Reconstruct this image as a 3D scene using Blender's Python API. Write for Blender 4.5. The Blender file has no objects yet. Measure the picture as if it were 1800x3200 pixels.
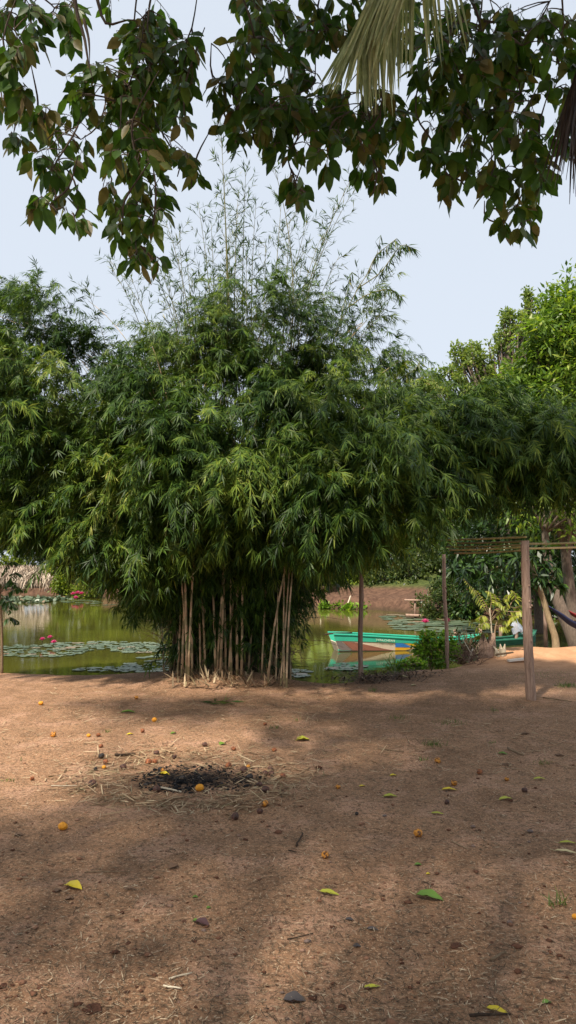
import bpy, math, random
import numpy as np
from mathutils import Vector, Matrix

random.seed(7); rng = np.random.default_rng(11)
scene = bpy.context.scene
col = scene.collection
PI = math.pi

# ------------------------------------------------------------------ camera
F = 2300.0; CX, CY = 900.0, 1600.0; CAMZ = 1.65
PITCH = math.atan2(170, F)
cd = bpy.data.cameras.new('camera'); cam = bpy.data.objects.new('camera', cd); col.objects.link(cam)
cam.location = (0, 0, CAMZ); cam.rotation_euler = (PI/2 + PITCH, 0, 0)
cd.sensor_fit = 'VERTICAL'; cd.sensor_height = 36; cd.sensor_width = 36; cd.lens = F/3200*36
cd.clip_start = 0.05; cd.clip_end = 3000
scene.camera = cam
# ------------------------------------------------------------------ sky, sun, exposure
SUN_ELEV = math.radians(55); SUN_AZ = (-0.50, -0.86)      # horizontal direction towards the sun
w = bpy.data.worlds.new('World'); scene.world = w; w.use_nodes = True
nt = w.node_tree; nt.nodes.clear()
sky = nt.nodes.new('ShaderNodeTexSky'); sky.sky_type = 'NISHITA'; sky.sun_disc = False
sky.sun_elevation = SUN_ELEV; sky.sun_rotation = math.atan2(SUN_AZ[0], SUN_AZ[1])
sky.dust_density = 4.0; sky.air_density = 1.2
mx = nt.nodes.new('ShaderNodeMix'); mx.data_type = 'RGBA'; mx.inputs[0].default_value = 0.86
mx.inputs[7].default_value = (3.66, 3.96, 4.38, 1)          # even milky haze
bg = nt.nodes.new('ShaderNodeBackground'); bg.inputs[1].default_value = 0.10
wo = nt.nodes.new('ShaderNodeOutputWorld')
nt.links.new(sky.outputs[0], mx.inputs[6]); nt.links.new(mx.outputs[2], bg.inputs[0]); nt.links.new(bg.outputs[0], wo.inputs[0])
sd = bpy.data.lights.new('sun', 'SUN'); sun = bpy.data.objects.new('sun', sd); col.objects.link(sun)
sd.energy = 3.5; sd.angle = math.radians(2.6); sd.color = (1.0, 0.90, 0.76)
ch = math.cos(SUN_ELEV); n_ = math.hypot(*SUN_AZ)
TOSUN = Vector((SUN_AZ[0]/n_*ch, SUN_AZ[1]/n_*ch, math.sin(SUN_ELEV)))
sun.rotation_euler = TOSUN.to_track_quat('Z', 'Y').to_euler(); sun.location = (-8, -12, 20)
scene.view_settings.view_transform = 'Standard'; scene.view_settings.look = 'None'
scene.view_settings.exposure = 1.12; scene.view_settings.gamma = 1.0
scene.view_settings.use_curve_mapping = False
scene.render.engine = 'CYCLES'
scene.cycles.max_bounces = 6; scene.cycles.transparent_max_bounces = 6

# ------------------------------------------------------------------ pixel helpers (photo pixels -> world)
cp, sp = math.cos(PITCH), math.sin(PITCH)
def ray(px, py):
    a = (px-CX)/F; b = (CY-py)/F
    return Vector((a, cp - b*sp, sp + b*cp))
def PY(px, py, Y):
    d = ray(px, py); t = Y/d.y
    return Vector((d.x*t, Y, CAMZ + d.z*t))
def PZ(px, py, z=0.0):
    d = ray(px, py); t = (z-CAMZ)/d.z
    return Vector((d.x*t, d.y*t, z))

# ------------------------------------------------------------------ object helpers
def empty(name, loc, label=None, cat=None, group=None):
    o = bpy.data.objects.new(name, None); col.objects.link(o); o.location = loc
    o['wl'] = list(loc); o.empty_display_size = 0.1
    if label: tag(o, label, cat, group)
    return o
def tag(o, label=None, cat=None, group=None, kind=None):
    if label: o['label'] = label
    if cat: o['category'] = cat
    if group: o['group'] = group
    if kind: o['kind'] = kind
    return o
def link(name, me, mat=None, parent=None, loc=None, kind=None):
    """mesh in world coordinates (loc None) or local to loc"""
    o = bpy.data.objects.new(name, me); col.objects.link(o)
    wl = Vector(loc) if loc is not None else Vector((0, 0, 0))
    if parent is not None:
        o.parent = parent; o.location = wl - Vector(parent['wl'])
    else:
        o.location = wl
    o['wl'] = list(wl)
    if mat is not None and len(me.materials) == 0: me.materials.append(mat)
    if kind: o['kind'] = kind
    return o

class MB:
    def __init__(s): s.v = []; s.f = []; s.m = []
    def add(s, verts, faces, mi=0):
        b = len(s.v); s.v += [tuple(p) for p in verts]
        s.f += [tuple(i+b for i in f) for f in faces]; s.m += [mi]*len(faces)
    def tube(s, pts, rads, n=6, cap=True, mi=0, jit=0.0):
        pts = [Vector(p) for p in pts]; rings = []
        if not hasattr(rads, '__len__'): rads = [rads]*len(pts)
        up = Vector((0.13, 0.31, 0.94)) if abs((pts[-1]-pts[0]).normalized().z) < .9 else Vector((0.9, 0.2, 0.1))
        V = []
        for i, p in enumerate(pts):
            t = (pts[min(i+1, len(pts)-1)] - pts[max(i-1, 0)]).normalized()
            a = t.cross(up).normalized(); b = t.cross(a).normalized()
            for k in range(n):
                an = 2*PI*k/n; r = rads[i]*(1+random.uniform(-jit, jit))
                V.append(p + a*math.cos(an)*r + b*math.sin(an)*r)
        Fc = []
        for i in range(len(pts)-1):
            for k in range(n):
                Fc.append((i*n+k, i*n+(k+1) % n, (i+1)*n+(k+1) % n, (i+1)*n+k))
        if cap:
            Fc.append(tuple(range(n-1, -1, -1))); Fc.append(tuple(range((len(pts)-1)*n, len(pts)*n)))
        s.add(V, Fc, mi)
    def mesh(s, name, smooth=True):
        me = bpy.data.meshes.new(name); me.from_pydata(s.v, [], s.f); me.update()
        if smooth: me.polygons.foreach_set('use_smooth', [True]*len(me.polygons))
        if any(s.m): me.polygons.foreach_set('material_index', s.m)
        return me
    def build(s, name, mat=None, parent=None, smooth=True, kind=None, loc=None):
        me = s.mesh(name, smooth)
        if isinstance(mat, (list, tuple)):
            for m in mat: me.materials.append(m)
            mat = None
        return link(name, me, mat, parent, loc, kind)
def bez(p0, p1, p2, n=8):
    p0, p1, p2 = Vector(p0), Vector(p1), Vector(p2)
    return [p0*(1-t)**2 + p1*2*t*(1-t) + p2*t*t for t in [i/(n-1) for i in range(n)]]
def smooth_line(pts, n=16):
    """Catmull-Rom through pts"""
    P = [Vector(p) for p in pts]; P = [P[0]*2-P[1]] + P + [P[-1]*2-P[-2]]; out = []
    segs = len(P)-3
    for k in range(n):
        u = k/(n-1)*segs; i = min(int(u), segs-1); t = u-i
        a, b, c, d = P[i:i+4]
        out.append(((b*2) + (c-a)*t + (a*2-b*5+c*4-d)*t*t + (b*3-a-c*3+d)*t**3)*0.5)
    return out

def npmesh(name, V, loops, starts, totals, smooth=False):
    me = bpy.data.meshes.new(name)
    me.vertices.add(len(V)); me.vertices.foreach_set('co', np.ascontiguousarray(V, dtype=np.float32).ravel())
    me.loops.add(len(loops)); me.loops.foreach_set('vertex_index', loops.astype(np.int32))
    me.polygons.add(len(starts)); me.polygons.foreach_set('loop_start', starts.astype(np.int32))
    try: me.polygons.foreach_set('loop_total', totals.astype(np.int32))
    except Exception: pass
    if smooth: me.polygons.foreach_set('use_smooth', np.ones(len(starts), dtype=bool))
    me.update(calc_edges=True); me.validate()
    return me
def unit(a):
    return a/np.maximum(np.linalg.norm(a, axis=-1, keepdims=True), 1e-9)
NARROW = [(0.0, .12), (.36, 1.0), (1.0, .03)]
BROAD = [(0.0, .08), (.18, .72), (.45, 1.0), (.75, .66), (1.0, .04)]
ROUND = [(0.0, .1), (.3, .9), (.65, .9), (1.0, .15)]
def leaves_mesh(name, O, D, L, W, prof=NARROW, droop=.25, fold=0.0, N=None, tuft=None):
    """one mesh of many leaves: O base, D direction, L length, W half width; N optional up hint"""
    n = len(O); D = unit(D)
    if N is None: N = unit(np.array([0, 0, 1.0]) + rng.normal(0, .45, (n, 3)))
    S = unit(np.cross(D, N)); U = np.cross(S, D)
    L = np.broadcast_to(L, (n,)); W = np.broadcast_to(W, (n,)); dr = np.broadcast_to(droop, (n,))
    rows = []
    for t, wd in prof:
        c = O + D*(t*L)[:, None]; c = c + np.array([0, 0, -1.0])*(dr*L*t*t)[:, None]
        side = S*(wd*W)[:, None]
        if fold: rows += [c-side+U*(fold*wd*W)[:, None], c, c+side+U*(fold*wd*W)[:, None]]
        else: rows += [c-side, c+side]
    k = len(rows); V = np.stack(rows, 1).reshape(-1, 3)
    q = []
    for r in range(len(prof)-1):
        if fold: q += [(3*r, 3*r+1, 3*r+4, 3*r+3), (3*r+1, 3*r+2, 3*r+5, 3*r+4)]
        else: q += [(2*r, 2*r+1, 2*r+3, 2*r+2)]
    q = np.array(q); loops = (np.arange(n)[:, None, None]*k + q[None]).reshape(-1)
    nf = n*len(q); me = npmesh(name, V, loops, np.arange(nf)*4, np.full(nf, 4), smooth=True)
    if tuft is not None:
        a = me.attributes.new('tuft', 'FLOAT', 'POINT'); a.data.foreach_set('value', np.repeat(np.broadcast_to(tuft, (n,)), k).astype(np.float32))
    return me
def join_np(*parts):
    return [np.concatenate([p[i] for p in parts]) for i in range(len(parts[0]))]

# ------------------------------------------------------------------ materials
def new_mat(name):
    m = bpy.data.materials.new(name); m.use_nodes = True
    n = m.node_tree; b = n.nodes['Principled BSDF']
    return m, n, b
def ramp(n, stops, interp='LINEAR'):
    r = n.nodes.new('ShaderNodeValToRGB'); r.color_ramp.interpolation = interp
    e = r.color_ramp.elements
    while len(e) < len(stops): e.new(0.5)
    for el, (p, c) in zip(e, stops): el.position = p; el.color = (*c, 1)
    return r
def leafmat(name, stops, trans=.3, rough=.42, spec=.35, tcol=1.6, tuft=False):
    m, n, b = new_mat(name)
    g = n.nodes.new('ShaderNodeNewGeometry'); oi = n.nodes.new('ShaderNodeObjectInfo')
    ad = n.nodes.new('ShaderNodeMath'); ad.operation = 'ADD'
    fr = n.nodes.new('ShaderNodeMath'); fr.operation = 'FRACT'
    n.links.new(g.outputs['Random Per Island'], ad.inputs[0]); n.links.new(oi.outputs['Random'], ad.inputs[1])
    n.links.new(ad.outputs[0], fr.inputs[0])
    fac = fr.outputs[0]
    if tuft:      # each spray has its own tone, from dark to yellow-green
        at_ = n.nodes.new('ShaderNodeAttribute'); at_.attribute_name = 'tuft'
        m1 = n.nodes.new('ShaderNodeMath'); m1.operation = 'MULTIPLY'; m1.inputs[1].default_value = .5; n.links.new(fr.outputs[0], m1.inputs[0])
        m2 = n.nodes.new('ShaderNodeMath'); m2.operation = 'MULTIPLY_ADD'; m2.inputs[1].default_value = .5; n.links.new(at_.outputs['Fac'], m2.inputs[0]); n.links.new(m1.outputs[0], m2.inputs[2]); fac = m2.outputs[0]
    r = ramp(n, stops); n.links.new(fac, r.inputs[0])
    # blotches along the blade
    tc = n.nodes.new('ShaderNodeTexCoord'); nz = n.nodes.new('ShaderNodeTexNoise'); nz.inputs['Scale'].default_value = 14
    n.links.new(tc.outputs['Object'], nz.inputs['Vector'])
    hv = n.nodes.new('ShaderNodeHueSaturation'); mr = n.nodes.new('ShaderNodeMapRange')
    mr.inputs[1].default_value = .3; mr.inputs[2].default_value = .7; mr.inputs[3].default_value = .7; mr.inputs[4].default_value = 1.3
    n.links.new(nz.outputs[0], mr.inputs[0]); n.links.new(mr.outputs[0], hv.inputs['Value']); n.links.new(r.outputs[0], hv.inputs['Color'])
    b.inputs['Roughness'].default_value = rough; b.inputs['Specular IOR Level'].default_value = spec
    n.links.new(hv.outputs[0], b.inputs['Base Color'])
    t = n.nodes.new('ShaderNodeBsdfTranslucent'); tm = n.nodes.new('ShaderNodeMix'); tm.data_type = 'RGBA'; tm.blend_type = 'MULTIPLY'
    tm.inputs[0].default_value = 1; tm.inputs[7].default_value = (tcol, tcol*1.08, tcol*.45, 1)
    n.links.new(hv.outputs[0], tm.inputs[6]); n.links.new(tm.outputs[2], t.inputs[0])
    mxs = n.nodes.new('ShaderNodeMixShader'); mxs.inputs[0].default_value = trans
    n.links.new(b.outputs[0], mxs.inputs[1]); n.links.new(t.outputs[0], mxs.inputs[2])
    n.links.new(mxs.outputs[0], n.nodes['Material Output'].inputs[0])
    return m
def woodmat(name, stops, scale=(8, 8, 1.2), rough=.85, bump=.4, nscale=6, rnd=.25):
    m, n, b = new_mat(name)
    tc = n.nodes.new('ShaderNodeTexCoord'); mp = n.nodes.new('ShaderNodeMapping'); mp.inputs['Scale'].default_value = scale
    n.links.new(tc.outputs['Object'], mp.inputs[0])
    nz = n.nodes.new('ShaderNodeTexNoise'); nz.inputs['Scale'].default_value = nscale; nz.inputs['Detail'].default_value = 8; nz.inputs['Roughness'].default_value = .7
    n.links.new(mp.outputs[0], nz.inputs['Vector'])
    r = ramp(n, stops); n.links.new(nz.outputs[0], r.inputs[0])
    oi = n.nodes.new('ShaderNodeObjectInfo'); hv = n.nodes.new('ShaderNodeHueSaturation'); mr = n.nodes.new('ShaderNodeMapRange')
    mr.inputs[3].default_value = 1-rnd; mr.inputs[4].default_value = 1+rnd
    n.links.new(oi.outputs['Random'], mr.inputs[0]); n.links.new(mr.outputs[0], hv.inputs['Value']); n.links.new(r.outputs[0], hv.inputs['Color'])
    n.links.new(hv.outputs[0], b.inputs['Base Color']); b.inputs['Roughness'].default_value = rough; b.inputs['Specular IOR Level'].default_value = .2
    bp = n.nodes.new('ShaderNodeBump'); bp.inputs['Strength'].default_value = bump; bp.inputs['Distance'].default_value = .02
    n.links.new(nz.outputs[0], bp.inputs['Height']); n.links.new(bp.outputs[0], b.inputs['Normal'])
    return m
def islandmat(name, stops, rough=.8, interp='LINEAR'):
    m, n, b = new_mat(name)
    g = n.nodes.new('ShaderNodeNewGeometry'); r = ramp(n, stops, interp)
    n.links.new(g.outputs['Random Per Island'], r.inputs[0]); n.links.new(r.outputs[0], b.inputs['Base Color'])
    b.inputs['Roughness'].default_value = rough; b.inputs['Specular IOR Level'].default_value = .2
    return m
def paintmat(name, c, wear=(.25, .2, .15), amt=.45, rough=.55, scale=9):
    m, n, b = new_mat(name)
    tc = n.nodes.new('ShaderNodeTexCoord'); nz = n.nodes.new('ShaderNodeTexNoise'); nz.inputs['Scale'].default_value = scale; nz.inputs['Detail'].default_value = 9
    nz.inputs['Roughness'].default_value = .75
    n.links.new(tc.outputs['Object'], nz.inputs['Vector'])
    r = ramp(n, [(amt, c), (amt+.12, tuple(x*.85 for x in c)), (amt+.26, wear)]); n.links.new(nz.outputs[0], r.inputs[0])
    n.links.new(r.outputs[0], b.inputs['Base Color']); b.inputs['Roughness'].default_value = rough
    return m

M = {}
M['bamboo_leaf'] = leafmat('bamboo_leaf', [(0, (.010, .026, .008)), (.3, (.025, .057, .012)), (.55, (.058, .107, .015)), (.8, (.13, .18, .024)), (.95, (.21, .245, .036)), (.985, (.32, .26, .07)), (1, (.26, .2, .08))], trans=.24, rough=.45, spec=.2, tuft=True)
M['shoot_leaf'] = leafmat('shoot_leaf', [(0, (.02, .05, .012)), (.5, (.038, .08, .018)), (.9, (.07, .12, .025)), (1, (.22, .2, .06))], trans=.25, spec=.25)
M['culm'] = None
M['tree_leaf'] = leafmat('tree_leaf', [(0, (.03, .07, .012)), (.5, (.058, .115, .018)), (.78, (.09, .125, .022)), (.92, (.13, .11, .035)), (.98, (.18, .135, .06)), (1, (.16, .22, .035))], trans=.38, rough=.42, spec=.22)
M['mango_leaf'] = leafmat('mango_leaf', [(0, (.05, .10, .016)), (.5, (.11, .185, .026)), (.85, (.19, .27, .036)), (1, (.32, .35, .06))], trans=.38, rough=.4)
M['shaded_mango'] = leafmat('shaded_mango', [(0, (.012, .03, .008)), (.7, (.024, .056, .012)), (1, (.07, .13, .018))], trans=.2, rough=.35)  # mango green darkened so the colour stands in for shade
M['fine_leaf'] = leafmat('fine_leaf', [(0, (.09, .14, .04)), (.6, (.16, .22, .055)), (1, (.27, .31, .07))], trans=.35)
M['olive_leaf'] = leafmat('olive_leaf', [(0, (.025, .045, .012)), (.6, (.05, .08, .02)), (1, (.12, .14, .03))], trans=.25)
M['yellow_green'] = leafmat('yellow_green', [(0, (.07, .12, .015)), (.6, (.14, .19, .02)), (1, (.26, .28, .03))], trans=.35)
M['bush_leaf'] = leafmat('bush_leaf', [(0, (.09, .18, .022)), (.6, (.17, .30, .035)), (1, (.30, .40, .05))], trans=.4)
M['sapling_leaf'] = leafmat('sapling_leaf', [(0, (.13, .17, .02)), (.6, (.24, .27, .03)), (1, (.36, .36, .06))], trans=.35)
M['pinnate_dark'] = leafmat('pinnate_dark', [(0, (.03, .07, .02)), (1, (.06, .13, .03))], trans=.3)
M['grass'] = leafmat('grass', [(0, (.05, .09, .02)), (.7, (.10, .16, .03)), (1, (.22, .22, .06))], trans=.25)
M['palm_leaf'] = leafmat('palm_leaf', [(0, (.25, .30, .15)), (.6, (.36, .40, .21)), (1, (.50, .50, .27))], trans=.3, rough=.4, spec=.4, tcol=1.2)
M['dry_palm'] = leafmat('dry_palm', [(0, (.03, .018, .012)), (1, (.07, .045, .03))], trans=.1)
M['banana_leaf'] = leafmat('banana_leaf', [(0, (.12, .2, .03)), (.6, (.2, .28, .05)), (1, (.3, .32, .05))], trans=.35)
M['pad'] = leafmat('pad', [(0, (.06, .09, .05)), (.5, (.085, .12, .07)), (.85, (.12, .15, .09)), (1, (.2, .13, .08))], trans=.05, rough=.4, spec=.45)
M['petal'] = islandmat('petal', [(0, (.5, .03, .16)), (1, (.72, .12, .3))], .5)
M['bark'] = woodmat('bark', [(.3, (.06, .045, .035)), (.7, (.17, .13, .10))], bump=.8)
M['trunk_pale'] = woodmat('trunk_pale', [(.3, (.12, .09, .055)), (.6, (.26, .2, .12)), (.8, (.34, .28, .18))], bump=.4)
M['post'] = woodmat('post', [(.28, (.12, .075, .055)), (.5, (.30, .20, .15)), (.75, (.44, .32, .25))], scale=(9, 9, .9), bump=.6)
M['stick'] = woodmat('stick', [(.3, (.16, .10, .06)), (.7, (.36, .26, .16))])
M['pale_stick'] = woodmat('pale_stick', [(.3, (.45, .38, .28)), (.7, (.62, .55, .42))])
M['dark_stick'] = woodmat('dark_stick', [(.3, (.02, .014, .01)), (.7, (.07, .045, .03))])
M['charred'] = islandmat('charred', [(0, (.006, .006, .007)), (.8, (.02, .018, .018)), (1, (.07, .06, .055))], .9)
M['straw'] = islandmat('straw', [(0, (.10, .06, .035)), (.3, (.24, .16, .09)), (.65, (.36, .26, .155)), (.92, (.48, .37, .235)), (1, (.14, .12, .05))], .7)
M['chaff'] = islandmat('chaff', [(0, (.035, .024, .016)), (.35, (.09, .062, .038)), (.62, (.20, .14, .085)), (.85, (.38, .28, .18)), (1, (.56, .45, .31))], .8)
M['clod'] = islandmat('clod', [(0, (.08, .034, .02)), (.4, (.17, .08, .048)), (.85, (.34, .19, .12)), (1, (.16, .13, .12))], .95)

def culm_material():
    m, n, b = new_mat('culm')
    tc = n.nodes.new('ShaderNodeTexCoord'); sx = n.nodes.new('ShaderNodeSeparateXYZ')
    n.links.new(tc.outputs['Object'], sx.inputs[0])
    mp = n.nodes.new('ShaderNodeMapping'); mp.inputs['Scale'].default_value = (6, 6, 1.6); n.links.new(tc.outputs['Object'], mp.inputs[0])
    nz = n.nodes.new('ShaderNodeTexNoise'); nz.inputs['Scale'].default_value = 3; nz.inputs['Detail'].default_value = 6; n.links.new(mp.outputs[0], nz.inputs['Vector'])
    sh = ramp(n, [(.25, (.20, .125, .07)), (.5, (.44, .31, .18)), (.7, (.55, .42, .26))]); n.links.new(nz.outputs[0], sh.inputs[0])
    gr = ramp(n, [(.3, (.10, .11, .05)), (.7, (.20, .19, .08))]); n.links.new(nz.outputs[0], gr.inputs[0])
    # sheath falls away from each node: banded green / papery tan, by object phase
    oi = n.nodes.new('ShaderNodeObjectInfo'); a = n.nodes.new('ShaderNodeMath'); a.operation = 'MULTIPLY_ADD'; a.inputs[1].default_value = 3.0
    n.links.new(sx.outputs[2], a.inputs[0]); n.links.new(oi.outputs['Random'], a.inputs[2])
    f = n.nodes.new('ShaderNodeMath'); f.operation = 'FRACT'; n.links.new(a.outputs[0], f.inputs[0])
    st = ramp(n, [(.0, (0, 0, 0)), (.60, (0, 0, 0)), (.66, (1, 1, 1)), (.98, (1, 1, 1)), (1, (0, 0, 0))]); n.links.new(f.outputs[0], st.inputs[0])
    ml = n.nodes.new('ShaderNodeMath'); ml.operation = 'MULTIPLY'; n.links.new(st.outputs[0], ml.inputs[0]); ml.inputs[1].default_value = .75
    mx2 = n.nodes.new('ShaderNodeMix'); mx2.data_type = 'RGBA'
    n.links.new(ml.outputs[0], mx2.inputs[0]); n.links.new(sh.outputs[0], mx2.inputs[6]); n.links.new(gr.outputs[0], mx2.inputs[7])
    n.links.new(mx2.outputs[2], b.inputs['Base Color']); b.inputs['Roughness'].default_value = .6
    return m
M['culm'] = culm_material()
M['cane'] = woodmat('cane', [(.3, (.20, .22, .06)), (.5, (.45, .36, .16)), (.75, (.66, .48, .26))], scale=(1.2, 3, 3), rough=.45, bump=.1, nscale=2.5, rnd=.35)
M['shoot'] = woodmat('shoot', [(.3, (.06, .08, .025)), (.6, (.17, .15, .06)), (.85, (.36, .25, .13))], scale=(2, 2, .7), rough=.5, bump=.1, nscale=3)

# ------------------------------------------------------------------ terrain
WZ = -0.36
shore_px = [(-900, 2100), (-300, 2100), (0, 2098), (200, 2112), (420, 2106), (520, 2100), (700, 2100), (900, 2128), (1000, 2140), (1100, 2112), (1250, 2098), (1400, 2078), (1490, 2050), (1560, 2030), (1640, 2024), (1690, 2034), (1730, 2026), (1800, 2022), (1900, 2020)]
pond = [PZ(a, b, 0.0) for a, b in shore_px]
pond = [(p.x, p.y+.45) for p in pond]
pond = [(-60, 12.0)] + pond + [(9.5, 17), (13, 19), (14, 25), (11, 28.0), (7.5, 28.5), (5.6, 31), (4.2, 34), (2, 35.3), (-0.5, 36), (-4, 38), (-9, 46.0), (-15, 48), (-30, 49), (-60, 50)]
PA = np.array(pond)
def pond_sd(x, y):
    x = np.asarray(x, float); y = np.asarray(y, float)
    d = np.full(x.shape, 1e9); ins = np.zeros(x.shape, bool); n = len(PA)
    for i in range(n):
        ax, ay = PA[i]; bx, by = PA[(i+1) % n]
        ex, ey = bx-ax, by-ay
        t = np.clip(((x-ax)*ex + (y-ay)*ey)/(ex*ex+ey*ey), 0, 1)
        d = np.minimum(d, np.hypot(x-ax-t*ex, y-ay-t*ey))
        c = ((ay > y) != (by > y)) & (x < (bx-ax)*(y-ay)/np.where(by == ay, 1e-9, by-ay)+ax)
        ins ^= c
    return np.where(ins, -d, d)
def vnoise(x, y, s, seed=0):
    """cheap smooth value noise"""
    x = np.asarray(x)*s+seed*17.3; y = np.asarray(y)*s-seed*9.1
    xi = np.floor(x); yi = np.floor(y); fx = x-xi; fy = y-yi
    fx = fx*fx*(3-2*fx); fy = fy*fy*(3-2*fy)
    def h(a, b): return np.modf(np.abs(np.sin(a*127.1+b*311.7+seed)*43758.5453))[0]
    return (h(xi, yi)*(1-fx)+h(xi+1, yi)*fx)*(1-fy)+(h(xi, yi+1)*(1-fx)+h(xi+1, yi+1)*fx)*fy
def sstep(a, b, x):
    t = np.clip((x-a)/(b-a), 0, 1); return t*t*(3-2*t)
def H(x, y):
    x = np.asarray(x, float); y = np.asarray(y, float)
    s = pond_sd(x, y) + (vnoise(x, y, 1.7, 3)-.5)*.35*sstep(4, 9, y)
    near = (vnoise(x, y, .35, 1)-.5)*.07 + (vnoise(x, y, 1.3, 2)-.5)*.035 + (vnoise(x, y, 5, 4)-.5)*.016 + (vnoise(x, y, 13, 5)-.5)*.010*(y < 11)
    near = near*sstep(-1, 2.0, s+1)
    mound = .16*np.exp(-(((x-4.3)/.9)**2+((y-13.9)/.6)**2)) + .16*np.exp(-(((x-5.9)/.8)**2+((y-13.9)/.6)**2)) + .10*np.exp(-(((x+.9)/1.2)**2+((y-10.7)/.7)**2))
    far = sstep(26, 31, y)*(0.25 + .55*sstep(.4, 3.2, s)*sstep(-12, -3, x) + .15*sstep(1.5, 6, s) + (vnoise(x, y, .5, 6)-.5)*.3*sstep(.3, 2, s))
    far = far + sstep(60, 200, y)*.4
    far = far + .6*np.exp(-(((x-8.0)/2.2)**2+((y-40)/3)**2))
    land = near + mound + far
    return -1.1 + (land+1.1)*sstep(-.75, .55, s)
def Hs(x, y): return float(H(np.array([x]), np.array([y]))[0])
def G(px, py, dz=0.0):
    p = PZ(px, py, 0.0)
    for _ in range(3): p = PZ(px, py, max(Hs(p.x, p.y), -.12))
    p.z += dz; return p

ys = np.concatenate([np.arange(-9, 0, .5), np.arange(0, 2, .1), np.arange(2, 9, .035), np.arange(9, 16, .06), np.arange(16, 60, .45), np.geomspace(60, 1200, 24)])
us = np.sign(np.linspace(-1, 1, 301))*np.abs(np.linspace(-1, 1, 301))**1.6
X = us[None, :]*(9 + np.maximum(ys, 0)[:, None]*.9 + np.maximum(ys-50, 0)[:, None]*1.5); Y = np.broadcast_to(ys[:, None], X.shape)
Z = H(X.ravel(), Y.ravel()).reshape(X.shape)
V = np.stack([X, Y, Z], -1).reshape(-1, 3); nr, nc = X.shape
ii = (np.arange(nr-1)[:, None]*nc + np.arange(nc-1)[None, :]).ravel()
loops = np.stack([ii, ii+1, ii+nc+1, ii+nc], 1).ravel()
gme = npmesh('ground', V, loops, np.arange(len(ii))*4, np.full(len(ii), 4), smooth=True)

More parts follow.
